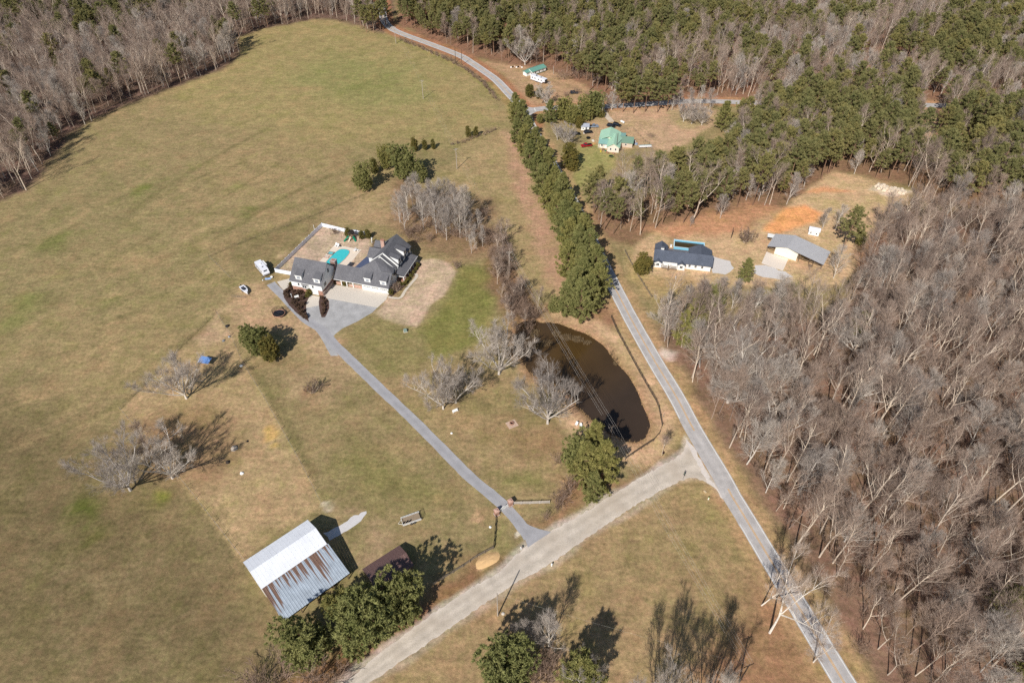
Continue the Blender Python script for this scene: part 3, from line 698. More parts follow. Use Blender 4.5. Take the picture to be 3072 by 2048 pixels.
def round_tree(seed, H, Rm, n=420, k=18, L=.8, w=.15, cz=.52, lobes=7, pointed=0.0, trunk=.28, base=.06):
    """broad evergreen: tufts carried on limbs through a lobed crown"""
    r = random.Random(seed); T, C = MB(), MB()
    pts, rad = grow(r, Vector((0, 0, -.2)), Vector((0, 0, 1)), H * .85, trunk, 6, .04, .05); T.tube(pts, rad, 6, False)
    lob = []
    for i in range(lobes):
        a = 6.283 * i / lobes + r.uniform(-.4, .4); zz = r.uniform(.22, .86); rr_ = Rm * r.uniform(.4, .62); off = Rm * r.uniform(.32, .62) * (1 - pointed * zz)
        lob.append((Vector((math.cos(a) * off, math.sin(a) * off, H * zz)), rr_, rr_ * r.uniform(.9, 1.35)))
    lob.append((Vector((0, 0, H * .8)), Rm * .5 * (1 - .4 * pointed), H * .2)); lob.append((Vector((0, 0, H * cz)), Rm * .72, H * .36)); lob.append((Vector((0, 0, H * .25)), Rm * .78, H * .2))
    tot = sum(a * a for _, a, _ in lob)
    for c, a, b in lob:
        p, _ = at_t(pts, min(.95, max(.15, c.z / H * .8))); bp, br_ = grow(r, p, (c - p), (c - p).length + .01, .1, 3, .08, 0); T.tube(bp, br_, 4, False)
        for _ in range(int(n * a * a / tot)):
            o = rv(r); rr_ = r.random() ** .33; q = c + Vector((o.x * a * rr_, o.y * a * rr_, o.z * b * rr_))
            if q.z < H * base: q.z = H * base + r.random() * .6
            tuft(C, r, q, (o + Vector((0, 0, .35))).normalized(), k, L, w)
    return T, C
def shrub(seed, H, W, stems=9, nb=5, nt=3, tw=.025):
    r = random.Random(seed); T, C = MB(), MB()
    for i in range(stems):
        a = r.uniform(0, 6.283); e = R(r.uniform(42, 84)); dd = Vector((math.cos(a) * math.cos(e), math.sin(a) * math.cos(e), math.sin(e)))
        lp, lr = grow(r, Vector((r.uniform(-1, 1) * W * .12, r.uniform(-1, 1) * W * .12, -.05)), dd, H * r.uniform(.75, 1.15), .05, 4, .14, .05); T.tube(lp, lr, 3, False)
        for j in range(nb):
            q, qd = at_t(lp, .2 + .78 * (j + r.random()) / nb); bp, b_ = grow(r, q, side(r, qd, R(r.uniform(25, 55))), H * r.uniform(.2, .42), .025, 2, .15, .05); C.tube(bp, b_, 3, False)
            for m_ in range(nt): s, sd_ = at_t(bp, .3 + .69 * r.random()); twigs(C, r, s, sd_, H * .24, 2, tw)
    return T, C
SHRUBL = leafmat('brown_shrub_leaves', (96, 78, 66), (120, 98, 82))
PROTO = {}
def proto(kind, TC, bark, leaf):
    T, C = TC; PROTO.setdefault(kind, []).append((T.mesh(kind + '_trunk', bark), C.mesh(kind + '_crown', leaf)))
for s in range(6): proto('forest', bare_tree(100 + s, 19.5 + 1.3 * (s % 4), .36 + .06 * (s % 3), 6.4 + .5 * (s % 3), 12, 1, .18 + .03 * (s % 3), 6, 3, .0125, rise=(34, 64)), BARK, TWIG)
for s in range(4): proto('forest', bare_tree(120 + s, 21 + s % 2, .40 + .05 * (s % 3), 6.4, 13, 2 + s % 2, .25, 6, 3, .0125, rise=(38, 66)), BARK, TWIG)
for s in range(5): proto('forest', bare_tree(130 + s, 16 + 1.5 * s, .28, 5.8, 15, 1, .13, 7, 5, .012, rise=(44, 70)), TWIG, TWIG)
for s in range(4): proto('grey', bare_tree(140 + s, 17.0, .14, 6.6, 20, 1, .20, 8, 6, .0135, rise=(42, 68), updir=.05), BARKG, TWIGG)
for s in range(5): proto('open', bare_tree(160 + s, 15 + s % 3, .15, 9.0, 46, 7, .48, 8, 7, .0135, updir=.03, rise=(16, 64)), BARKG, TWIGG)
for s in range(2): proto('white', bare_tree(180 + s, 25, .38, 9.0, 22, 4, .42, 8, 6, .0145, lean=.1, rise=(18, 60)), SYCB, SYCT)
for s in range(3): proto('bush', shrub(190 + s, 3.2, 3.0, 12, 6, 3), BARK, DTWIG)
for s in range(3): proto('brush', shrub(200 + s, 4.6, 2.2, 9, 6, 3, .018), DTWIG, DTWIG)
for s in range(2): proto('sapling', bare_tree(210 + s, 10.5, .25, 3.2, 10, 1, .09, 5, 3, .016), BARK, TWIG)
for s in range(6): proto('pine', pine_tree(220 + s, 20 + s % 3, .42 + .06 * (s % 3), 5.3 + .5 * (s % 2), 54, 6, 22, .72, .12, shape=.45), DBARK, PINEL)
for s in range(4): proto('rowpine', pine_tree(240 + s, 16.5 + s % 2, .10, 6.2, 88, 7, 22, .8, .13, .3, .5), DBARK, PINED)
for s in range(4): proto('round', round_tree(260 + s, 12, 5.2, 850, 22, .62, .125, lobes=10), DBARK, PINED)
for s in range(3): proto('cedar', round_tree(270 + s, 10, 3.4, 560, 20, .52, .11, pointed=.7, lobes=9), DBARK, CEDAR)
for s in range(2): proto('brownbush', round_tree(290 + s, 1.6, .8, 90, 14, .3, .07, trunk=.05), DBARK, SHRUBL)
for s in range(2): proto('boxbush', round_tree(280 + s, 1.6, .8, 90, 14, .3, .07, trunk=.05), DBARK, CEDAR)

def tree(kind, x, y, label, cat='tree', scale=1.0, group=None, name=None, var=None, rz=None, wide=1.0, tilt=None, rnd=random.Random(99)):
    pr = PROTO[kind]; T, C = pr[rnd.randrange(len(pr)) if var is None else var % len(pr)]
    e = empty(name or 'tree', (x, y, 0), rnd.uniform(0, 6.283) if rz is None else rz, (scale * wide, scale * wide, scale), label, cat, group)
    if tilt: e.rotation_euler = (tilt[0], tilt[1], e.rotation_euler[2])
    link_mesh('trunk', T, e); link_mesh('crown', C, e)
    return e

# ---------------------------------------------------------------- standing alone or in small groups
def T_(kind, px, py, h, label, name, group=None, wide=1.0, var=None, cat='tree', rz=None, tilt=None):
    x, y = G(px, py); H0 = {'forest': 20.5, 'grey': 17.5, 'open': 16, 'white': 25, 'bush': 3.2, 'brush': 4.6, 'sapling': 10.5, 'pine': 21, 'rowpine': 17, 'round': 12, 'cedar': 10, 'boxbush': 1.6}[kind]
    return tree(kind, x, y, label, cat, h / H0, group, name, var, rz, wide, tilt)
T_('open', 1497, 1122, 17.5, 'tall bare tree on the lawn with branches reaching over the pond', 'bare_tree', wide=.95, var=0)
T_('open', 1643, 1270, 19, 'tall pale bare tree standing on the pond bank nearest the pine clump', 'bare_tree', wide=.82, var=1)
T_('open', 1330, 1226, 13.5, 'low spreading bare tree over the white bench on the lawn', 'bare_tree', wide=.95, var=2)
T_('open', 1368, 1208, 13.5, 'bare tree leaning over beside the tree with the bench', 'bare_tree', wide=.9, var=3)
T_('open', 560, 1195, 15, 'wide bare tree beside the blue tarpaulin shelter', 'bare_tree', wide=.98, var=4)
T_('open', 392, 1470, 16.5, 'largest bare tree in the left field with thick pale limbs', 'bare_tree', wide=1.0, var=0, rz=2)
T_('open', 518, 1434, 14.5, 'bare tree right beside the largest one in the left field', 'bare_tree', wide=.95, var=3, rz=1)
T_('forest', 440, 1335, 11, 'rounded bare tree behind the largest one in the left field', 'bare_tree', wide=1.6, var=11)
T_('forest', 485, 1400, 13, 'brownish bare tree in the middle of the left field group', 'bare_tree', wide=1.5, var=12)
T_('bush', 1600 / 1.5 - 128, 1178, 4.0, 'clump of bare stems on an orange dirt patch in the paddock', 'bare_bush', cat='bush', wide=1.1)
T_('round', 778, 1060, 12.0, 'dark green cedar with its shadow towards the driveway, left of the pair', 'evergreen_tree', wide=.9, var=0)
T_('cedar', 818, 1078, 10.0, 'smaller dark cedar on the right of the pair by the driveway', 'evergreen_tree', wide=1.15, var=1)
for i, (x, y, h, lb) in enumerate([(1750, 1445, 15, 'upper evergreen of the clump between pond and gravel road'), (1798, 1462, 16, 'evergreen of the pond clump nearest the water'), (1730, 1400, 11, 'evergreen of the pond clump nearest the lawn'),
                                   (1772, 1395, 15, 'evergreen of the pond clump beside the utility pole'), (1775, 1500, 11, 'lowest evergreen of the pond clump beside the gravel road')]):
    T_(('rowpine', 'round')[i == 2], x, y, h * 1.2, lb, 'evergreen_tree', 'evergreens between the pond and the gravel road', .85, i)
for x, y, h in [(1690, 1500, 5), (1672, 1525, 4.6), (1705, 1470, 4), (1640, 1560, 2.5)]:
    T_('brush', x, y, h, 'bare brown thicket at the end of the white board fence', 'bare_bush', 'thicket by the board fence', 1.1, cat='bush')
T_('brush', 1678, 1390, 3.4, 'small grey bare bush left of the pond evergreens', 'bare_bush', cat='bush')
T_('sapling', 1985, 1365, 9, 'slender bare tree between the pond fence and the road junction', 'bare_tree')
# evergreens round the barn
T_('round', 930, 1965, 13, 'dark evergreen hugging the lower corner of the barn', 'evergreen_tree', wide=1.15, var=1)
T_('round', 1105, 1900, 18, 'largest evergreen below the barn beside the gravel road', 'evergreen_tree', wide=1.0, var=2)
T_('round', 1208, 1850, 16, 'evergreen at the brown shed end of the barn row', 'evergreen_tree', wide=.88, var=3)
T_('round', 1030, 1850, 11, 'low evergreen squeezed between barn and brown shed', 'evergreen_tree', wide=.75, var=0)
for x, y, h in [(860, 2030, 7), (930, 2075, 8), (800, 2090, 7), (760, 2080, 6), (1000, 2040, 5)]:
    T_('brush', x, y, h, 'bare grey thicket along the ditch below the barn', 'bare_bush', 'thicket below the barn', 1.2, cat='bush')
# foot of the picture
T_('round', 1515, 2035, 14, 'round evergreen at the bottom edge left of the bare trees', 'evergreen_tree', wide=1.12, var=0)
T_('grey', 1645, 1949, 15, 'rounded bare tree with a fan of twigs casting a long fan shadow', 'bare_tree', wide=1.0, var=2)
for i, (x, y, h, lb) in enumerate([(1545, 1930, 10, 'bare tree with upswept twigs nearest the lone pale pole'), (1578, 1936, 11, 'middle bare tree of the three behind the round evergreen'), (1606, 1942, 11, 'bare tree between the upswept ones and the fan-shaped one')]):
    T_('grey', x, y, h, lb, 'bare_tree', 'bare trees below the gravel road', .8, i)
T_('rowpine', 1738, 2070, 17, 'thin olive evergreen with pale limbs at the bottom edge', 'evergreen_tree', wide=1.05, var=2)
T_('open', 1760, 2075, 12, 'bare pale-limbed tree inside the olive evergreen', 'bare_tree', wide=.6, var=2)
for x, y, h in [(1614, 2010, 5), (1640, 2035, 6), (1600, 2045, 6), (1660, 2000, 5)]:
    T_('brush', x, y, h, 'brown thicket between the two evergreens at the bottom edge', 'bare_bush', 'thicket at the bottom edge', 1.3, cat='bush')
T_('open', 1965, 2200, 23, 'bare tree at the bottom edge left of the cross-armed pole', 'bare_tree', wide=.5, var=1)
T_('open', 2100, 2200, 24, 'bare tree at the bottom edge beside the cross-armed pole', 'bare_tree', wide=.5, var=4)
T_('white', 2309, 1897, 24, 'white-barked sycamore leaning over the paved road', 'bare_tree', wide=.8, var=0, rz=.6, tilt=(R(-2), R(10)))
T_('white', 2285, 1815, 13, 'smaller white-barked tree reaching over the field by the road', 'bare_tree', wide=.9, var=1, tilt=(R(0), R(-12)))
T_('white', 2440, 1985, 13, 'pale bare tree on the verge with limbs across the road', 'bare_tree', wide=.9, var=0, rz=3)
# clump in the middle of the field
for x, y, h, k, lb in [(1215, 540, 17, 'round', 'biggest evergreen of the clump in the middle field'), (1095, 572, 13, 'round', 'lone-standing evergreen at the left of the middle field clump'), (1160, 505, 11, 'round', 'evergreen behind the biggest one in the middle field clump'),
                       (1262, 545, 10, 'round', 'evergreen at the right end of the middle field clump'), (1125, 520, 8, 'cedar', 'small cedar between the evergreens of the middle field clump'), (1275, 450, 6, 'cedar', 'small cedar behind the middle field clump'),
                       (1300, 446, 5, 'cedar', 'cedar furthest right behind the middle field clump'), (1245, 455, 8, 'cedar', 'cedar just behind the biggest evergreen of the field clump'), (1405, 412, 6, 'cedar', 'left of two small cedars on the field hedge line'), (1428, 410, 5.6, 'cedar', 'right of two small cedars on the field hedge line')]:
    T_(k, x, y, h, lb, 'evergreen_tree', 'evergreens in the middle field', .9)
for i, (x, y) in enumerate([(1200, 668), (1225, 660), (1255, 640), (1272, 690), (1300, 672), (1330, 690), (1352, 700), (1380, 712), (1400, 722), (1320, 650), (1290, 630), (1365, 672), (1410, 700), (1425, 735), (1448, 740), (1240, 625), (1345, 645), (1435, 690), (1215, 690), (1310, 700), (1370, 640), (1265, 660), (1395, 680), (1340, 720), (1415, 760)]):
    T_('grey', x, y, 13.5 + (i * 7 % 5) if x < 1400 else 9, 'silver-grey bare tree in the grove behind the white house', 'bare_tree', 'grey grove behind the house', .85, i)
for i in range(26):
    rr_ = random.Random(i); T_('brush', 1190 + rr_.random() * 270, 640 + rr_.random() * 90, 3.6, 'brown undergrowth bush among the grey grove', 'bare_bush', 'undergrowth of the grey grove', 1.2, i, cat='bush')
# row of pines along the road
ROWP = [(1545, 345), (1566, 385), (1585, 425), (1606, 462), (1622, 500), (1645, 540), (1662, 585), (1683, 625), (1703, 668), (1722, 712), (1742, 752), (1762, 800), (1735, 830), (1778, 850), (1790, 895), (1748, 880), (1722, 915), (1764, 935), (1700, 945), (1738, 960), (1548, 372), (1672, 640), (1706, 735), (1730, 785)]
ROWP += [(x - 34, y + 4) for x, y in ROWP[2:14]]
for i, (x, y) in enumerate(ROWP):
    T_('rowpine', x, y, (13 + 3.5 * min(1, (y - 300) / 400)) * (1 + .06 * ((i * 5) % 3 - 1)), 'dark pine in the straight row along the paved road', 'pine_tree', 'row of pines beside the paved road', 1.0, i)
T_('round', 1662, 935, 6.5, 'small rounded evergreen at the pond end of the pine row', 'evergreen_tree', wide=.9)
T_('open', 1996, 985, 10, 'low bare tree on the verge across from the pond', 'bare_tree', wide=1.0, var=2)
for i, (x, y, h, lb) in enumerate([(2040, 1030, 15, 'pine nearest the road in the clump opposite the pond'), (2085, 985, 16, 'middle pine of the clump opposite the pond'), (2125, 965, 17, 'pine furthest right of the clump opposite the pond'), (2070, 1050, 13, 'lowest pine of the clump opposite the pond')]):
    T_('rowpine', x, y, h, lb, 'pine_tree', 'pines opposite the pond', .85, i)
for x, y, lb in [(3000, 1850, 'green pine standing alone deep in the bare wood'), (3060, 2060, 'green pine in the bottom right corner of the bare wood'), (2985, 1840, 'smaller green pine touching the one alone in the bare wood')]:
    T_('rowpine', x, y, 13, lb, 'pine_tree', wide=.9)
T_('cedar', 1925, 822, 10, 'rounded cedar on the lawn left of the ranch house', 'evergreen_tree', wide=1.25, var=0)
T_('rowpine', 2232, 845, 10.5, 'pine between the ranch house and the workshop', 'pine_tree', wide=.95, var=1)
T_('round', 2368, 885, 6, 'small green tree in front of the workshop slab', 'evergreen_tree', wide=.85)
for x, y, h, lb in [(2000, 935, 9, 'first bare tree left of the pines opposite the pond'), (2055, 930, 10, 'bare tree directly behind the pines opposite the pond'), (2105, 925, 11, 'bare tree behind the pines, below the ranch porch'), (2150, 915, 12, 'bare tree below the ranch house windows'), (2195, 925, 12, 'bare tree at the foot of the ranch drive'), (2020, 965, 8, 'low bare tree by the verge below the ranch lawn')]:
    T_('grey', x, y, h, lb, 'bare_tree', wide=1.15)
T_('bush', 2235, 728, 5.0, 'round bare bush behind the ranch house', 'bare_bush', cat='bush', wide=1.25)
T_('pine', 2528, 748, 21, 'tall single pine with bare trunk right of the white shed', 'pine_tree', wide=1.15, var=3)
T_('round', 2575, 735, 6.5, 'rounded low evergreen at the foot of the tall single pine', 'evergreen_tree', wide=.9)
for x, y, h, lb in [(2465, 690, 10, 'pale bare tree behind the white shed'), (2505, 690, 11, 'twin-stemmed bare tree right of the white shed'), (2500, 835, 14, 'bare tree at the corner of the workshop lean-to'), (2160, 655, 11, 'leaning bare tree at the back of the ranch yard'), (2070, 680, 5, 'thin bare sapling behind the ranch pool')]:
    T_('grey', x, y, h, lb, 'bare_tree', wide=.9)
for i, (x, y) in enumerate([(1100, 98), (1122, 100), (1142, 94), (1158, 78), (1120, 82), (1085, 88), (1146, 60)]):
    T_('pine', x, y, 18, 'pine beside the far road where it enters the forest', 'pine_tree', 'pines where the road enters the forest', 1.2, i)
# round the green-roofed house and the junction
for i, (x, y, h, k, lb) in enumerate([(1708, 505, 12.5, 'cedar', 'big round cedar in the yard of the green-roofed house'), (1715, 372, 10, 'round', 'evergreen hiding the grey shed'), (1755, 358, 12, 'round', 'evergreen beside the pale drive'), (1690, 362, 12, 'round', 'evergreen behind the road junction'),
                                      (1650, 370, 13, 'rowpine', 'slim evergreen right of the road junction'), (1620, 370, 5, 'round', 'clipped bush on the corner of the junction'), (1785, 348, 13, 'round', 'evergreen at the drive of the green-roofed house'), (1588, 292, 7.5, 'cedar', 'dark upright cedar above the junction'), (1616, 296, 6, 'cedar', 'smaller dark cedar above the junction'),
                                      (2165, 390, 15, 'rowpine', 'single pine at the edge of the sandy field'), (1740, 385, 7, 'cedar', 'cedar left of the grey shed'), (1803, 352, 4, 'boxbush', 'small bush at the foot of the yard pole')]):
    T_(k, x, y, h, lb, 'evergreen_tree', wide=1.0 if k != 'cedar' else 1.25)
for i, (x, y, h, lb) in enumerate([(1640, 318, 9, 'spreading bare tree at the road junction'), (1700, 440, 8, 'bare tree in front of the round cedar'), (1672, 420, 7, 'low bare tree by the road opposite the pine row'), (2050, 365, 9, 'left bare tree on the sandy field'), (2075, 372, 10, 'middle bare tree on the sandy field'), (2105, 376, 8, 'right bare tree on the sandy field'), (1835, 330, 8, 'pale bare tree by the side road'), (1575, 195, 14, 'large bare tree beside the far mobile home')]):
    T_('open', x, y, h, lb, 'bare_tree', wide=1.0)
for i, (x, y, h) in enumerate([(2035, 322, 10), (2065, 328, 11), (2098, 330, 12), (2128, 336, 12), (2015, 332, 9)]):
    T_('grey', x, y, h, 'bare tree between the side road and the sandy field', 'bare_tree', 'bare trees by the side road', .9, i)
for i, (x, y, h) in enumerate([(1700, 290, 3), (1730, 282, 3), (1760, 290, 3), (1690, 240, 5), (1730, 235, 5), (1760, 240, 5)]):
    T_('brush', x, y, h, 'brown thicket in the yard of the far mobile home', 'bare_bush', 'thicket by the far mobile home', 1.6, i, cat='bush')
for i, (x, y) in enumerate([(1868, 336), (1900, 340), (1935, 336), (1972, 338), (2000, 334), (1852, 326), (1790, 262), (1815, 275), (1770, 272), (1835, 258), (1800, 240), (1850, 245), (1885, 300), (1950, 296)]):
    T_('pine', x, y, 19 + i % 3, 'tall pine standing beside the side road', 'pine_tree', 'pines beside the side road', 1.25, i)

# ---------------------------------------------------------------- woods
def inside(poly, x, y):
    c = False
    for (ax, ay), (bx, by) in zip(poly, poly[1:] + poly[:1]):
        if (ay > y) != (by > y) and x < (bx - ax) * (y - ay) / (by - ay) + ax: c = not c
    return c
CLEAR = [vpoly(p) for p in ([(1462, 545), (1540, 515), (1650, 505), (1745, 500), (1805, 475), (1860, 435), (1915, 400), (2000, 425), (2090, 440), (2090, 490), (2015, 515), (1990, 600), (1930, 660), (1850, 680), (1660, 680), (1480, 700), (1450, 600)],
                             [(1390, 240), (1540, 228), (1650, 238), (1655, 290), (1600, 315), (1570, 350), (1500, 345), (1330, 480), (1280, 430), (1300, 330), (1240, 260)], [(1100, 135), (1190, 152), (1260, 156), (1345, 195), (1420, 230), (1380, 250), (1240, 260)],
                             [(2098, 232), (2155, 236), (2155, 300), (2130, 335), (2235, 335), (2235, 378), (2100, 380)], [(1955, 145), (2095, 145), (2095, 175), (1975, 178)])]
def road_d(x, y):
    return min(min((p[0] - x) ** 2 + (p[1] - y) ** 2 for p in ROAD[::3]), min((p[0] - x) ** 2 + (p[1] - y) ** 2 for p in SIDE[::3])) ** .5
wr = random.Random(31)
def scatter(poly, sp, jitter=.46):
    xs = [p[0] for p in poly]; ys = [p[1] for p in poly]; out = []; y = min(ys); row = 0
    while y < max(ys):
        x = min(xs) + (sp / 2 if row % 2 else 0)
        while x < max(xs):
            qx, qy = x + wr.uniform(-1, 1) * sp * jitter, y + wr.uniform(-1, 1) * sp * jitter
            if inside(poly, qx, qy) and abs(qx) < .78 * math.hypot(qy, CAM_H) + 45 and not any(inside(c, qx, qy) for c in CLEAR) and road_d(qx, qy) > 6.5: out.append((qx, qy))
            x += sp
        y += sp * .87; row += 1
    return out
LEFT_WOOD = vpoly([(-250, 520), (0, 462), (60, 440), (120, 370), (160, 310), (240, 262), (330, 228), (420, 195), (500, 165), (550, 130), (548, 88), (600, 70), (650, 60), (740, 44), (800, 54), (870, 76), (890, 60), (905, -95), (-250, -95)])
TOP_PINES = vpoly([(918, 55), (1000, 98), (1090, 130), (1125, 138), (1190, 150), (1250, 152), (1345, 190), (1400, 225), (1520, 232), (1700, 224), (2100, 232), (2400, 240), (2600, 240), (2520, -95), (905, -95)])
MID_PINES = vpoly([(1335, 495), (1375, 462), (1480, 452), (1560, 428), (1640, 372), (1690, 320), (1740, 262), (2100, 246), (2400, 250), (2500, 470), (2140, 470), (2090, 432), (1920, 395), (1860, 428), (1800, 478), (1720, 478), (1640, 502), (1560, 515), (1450, 552), (1400, 548)])
# bare patches inside the pine woods, pines inside the bare woods
def bareness(x, y, wood):
    n = float(fbm(np.array([x + 40.]), np.array([y + 900.]), 42)[0])
    if wood == 'right': return 1.0 if n < .70 else .9
    if wood == 'left': return .95 if n < .60 else .5
    b = .22 if n < .55 else .75
    px, py = 1536 + FPX * x / (y * math.cos(PITCH) + CAM_H * math.sin(PITCH)), 1024 - FPX * (y * math.sin(PITCH) - CAM_H * math.cos(PITCH)) / (y * math.cos(PITCH) + CAM_H * math.sin(PITCH))
    vx, vy = px / VF, py / VF
    for (cx, cy, rx, ry, k) in [(1930, 130, 160, 40, .85), (1780, 130, 140, 36, .7), (2060, 60, 110, 50, .85), (2230, 250, 120, 60, .75), (1230, 150, 120, 16, .6), (1600, 215, 160, 22, .7), (1480, 180, 100, 30, .7), (1690, 455, 60, 36, .9), (1420, 500, 40, 30, .9), (1730, 300, 60, 26, .8), (2290, 440, 90, 40, .6), (2060, 440, 90, 26, .6), (1800, 380, 40, 24, .5)]:
        if ((vx - cx) / rx) ** 2 + ((vy - cy) / ry) ** 2 < 1: b = max(b, k)
    for (cx, cy, rx, ry) in [(1200, 70, 260, 55), (1500, 60, 200, 60), (2200, 130, 170, 60), (1600, 400, 150, 60), (1850, 290, 220, 60)]:
        if ((vx - cx) / rx) ** 2 + ((vy - cy) / ry) ** 2 < 1: b = min(b, .2)
    return b
WOODS = []
for poly, sp, wood in ((RIGHT_WOOD, 6.0, 'right'), (LEFT_WOOD, 6.0, 'left'), (TOP_PINES, 6.0, 'top'), (MID_PINES, 5.6, 'mid')):
    for x, y in scatter(poly, sp):
        if wood == 'right' and float(fbm(np.array([x * 1.]), np.array([y + 200.]), 14)[0]) > .70: continue
        WOODS.append((x, y, 'forest' if wr.random() < bareness(x, y, wood) else 'pine', wood))
LBL = {('forest', 'right'): ('bare hardwood tree in the wide wood right of the paved road', 'wood right of the road'), ('forest', 'left'): ('bare tree in the wood beyond the left field', 'wood beyond the left field'), ('forest', 'top'): ('bare tree among the far pines', 'bare trees among the far pines'), ('forest', 'mid'): ('bare tree among the pines beyond the ranch house', 'bare trees beyond the ranch house'),
       ('pine', 'right'): ('green pine among the bare trees right of the paved road', 'pines in the bare wood'), ('pine', 'left'): ('green pine in the wood beyond the left field', 'pines beyond the left field'), ('pine', 'top'): ('pine in the far forest beyond the roads', 'far pine forest'), ('pine', 'mid'): ('pine in the stand between ranch house and green-roofed house', 'pine stand beyond the ranch house')}
def seen(x, y):
    d = y * math.cos(PITCH) + CAM_H * math.sin(PITCH); px = 1536 + FPX * x / d; py = 1024 - FPX * (y * math.sin(PITCH) - CAM_H * math.cos(PITCH)) / d
    return 20 < px < 3050 and 40 < py < 2040
REST = {'forest': [], 'pine': []}
for kind, cap in (('forest', 285), ('pine', 270)):
    sel = sorted([w for w in WOODS if w[2] == kind], key=lambda w: (not seen(w[0], w[1]), math.hypot(w[0], w[1])))
    for i, (x, y, k, wood) in enumerate(sel):
        sc = wr.uniform(.6, 1.16) * (.92 if wood in ('left', 'top') else 1.0)
        if i < cap:
            lb, gp = LBL[(k, wood)]
            if wood == 'right' and k == 'forest':
                rd = road_d(x, y)
                if rd < 17: lb, gp = 'bare hardwood tree in the front rank beside the paved road', 'front rank of the right-hand wood'
                elif y > 172: lb, gp = 'bare hardwood tree in the wood just below the ranch house and workshop', 'right-hand wood below the ranch house'
                elif y < 105: lb, gp = 'bare hardwood tree in the bottom right part of the wood', 'bottom right part of the wood'
            elif wood == 'mid' and k == 'pine':
                if y < 268: lb, gp = 'pine on the front edge of the stand facing the ranch yard', 'front edge of the pine stand'
                elif x < 70: lb, gp = 'pine in the part of the stand before the green-roofed house', 'pine stand before the green-roofed house'
                elif x > 150: lb, gp = 'pine in the stand right of the sandy clearing', 'pine stand at the right edge'
            tree('grey' if k == 'forest' and wr.random() < .16 else 'open' if k == 'forest' and wr.random() < .05 else k, x, y, lb, 'tree', sc, gp, 'bare_tree' if k == 'forest' else 'pine_tree', rnd=wr, wide=wr.uniform(.85, 1.15), tilt=(R(wr.gauss(0, 3.2)), R(wr.gauss(0, 3.2))))
        else: REST[kind].append((x, y, sc))

def joined(kind):
    out = []
    for T, C in PROTO[kind]:
        m = bpy.data.meshes.new(kind + '_whole'); nv, nf = len(T.vertices), len(T.polygons)
        vs = [tuple(v.co) for v in T.vertices] + [tuple(v.co) for v in C.vertices]
        fs = [tuple(p.vertices) for p in T.polygons] + [tuple(i + nv for i in p.vertices) for p in C.polygons]
        m.from_pydata(vs, [], fs); m.materials.append(T.materials[0]); m.materials.append(C.materials[0])
        m.polygons.foreach_set('material_index', [0] * nf + [1] * len(C.polygons)); m.update()
        out.append(m)
    return out
def mass(name, kinds, pts, label, cat):
    """one uncountable stand: tree shapes instanced over points by geometry nodes"""
    cl = bpy.data.collections.new(name + '_shapes'); ms = [m for k in kinds for m in joined(k)]
    for i, m in enumerate(ms): cl.objects.link(bpy.data.objects.new('%s_shape_%02d' % (name, i), m))
    me = bpy.data.meshes.new(name); me.from_pydata([(p[0], p[1], 0.0) for p in pts], [], [])
    r_ = random.Random(len(pts))
    for an, ty, vals in (('ix', 'INT', [r_.randrange(len(ms)) for _ in pts]), ('rot', 'FLOAT', [r_.uniform(0, 6.283) for _ in pts]), ('scl', 'FLOAT', [p[2] for p in pts]), ('tlx', 'FLOAT', [r_.gauss(0, .05) for _ in pts]), ('tly', 'FLOAT', [r_.gauss(0, .05) for _ in pts])):
        a_ = me.attributes.new(an, ty, 'POINT'); a_.data.foreach_set('value', vals)
    o = tag(link_mesh(name, me), label, cat, kind='stuff')
    ng = bpy.data.node_groups.new(name, 'GeometryNodeTree'); ng.interface.new_socket('Geometry', in_out='INPUT', socket_type='NodeSocketGeometry'); ng.interface.new_socket('Geometry', in_out='OUTPUT', socket_type='NodeSocketGeometry')
    N = ng.nodes; gi, go = N.new('NodeGroupInput'), N.new('NodeGroupOutput'); ip = N.new('GeometryNodeInstanceOnPoints'); ci = N.new('GeometryNodeCollectionInfo')
    ci.inputs['Collection'].default_value = cl; ci.inputs['Separate Children'].default_value = True; ci.inputs['Reset Children'].default_value = True
    def attr(n, ty):
        x = N.new('GeometryNodeInputNamedAttribute'); x.data_type = ty; x.inputs['Name'].default_value = n; return x.outputs['Attribute']
    cx = N.new('ShaderNodeCombineXYZ'); ng.links.new(attr('rot', 'FLOAT'), cx.inputs['Z']); ng.links.new(attr('tlx', 'FLOAT'), cx.inputs['X']); ng.links.new(attr('tly', 'FLOAT'), cx.inputs['Y'])
    ng.links.new(gi.outputs[0], ip.inputs['Points']); ng.links.new(ci.outputs[0], ip.inputs['Instance']); ip.inputs['Pick Instance'].default_value = True
    ng.links.new(attr('ix', 'INT'), ip.inputs['Instance Index']); ng.links.new(cx.outputs[0], ip.inputs['Rotation']); ng.links.new(attr('scl', 'FLOAT'), ip.inputs['Scale']); ng.links.new(ip.outputs[0], go.inputs[0])
    md = o.modifiers.new('scatter', 'NODES'); md.node_group = ng
    return o
mass('bare_woodland', ['forest', 'grey'], REST['forest'], 'mass of bare winter woodland filling the background', 'woodland')
mass('pine_woodland', ['pine'], REST['pine'], 'mass of green pine forest filling the background', 'woodland')
und = [(x, y, wr.uniform(.5, 1.15)) for poly, sp in ((RIGHT_WOOD, 7.5), (LEFT_WOOD, 8.0)) for x, y in scatter(poly, sp)]
mass('woodland_undergrowth', ['brush', 'sapling'], und, 'bare brown undergrowth filling the floor of the woods', 'undergrowth')
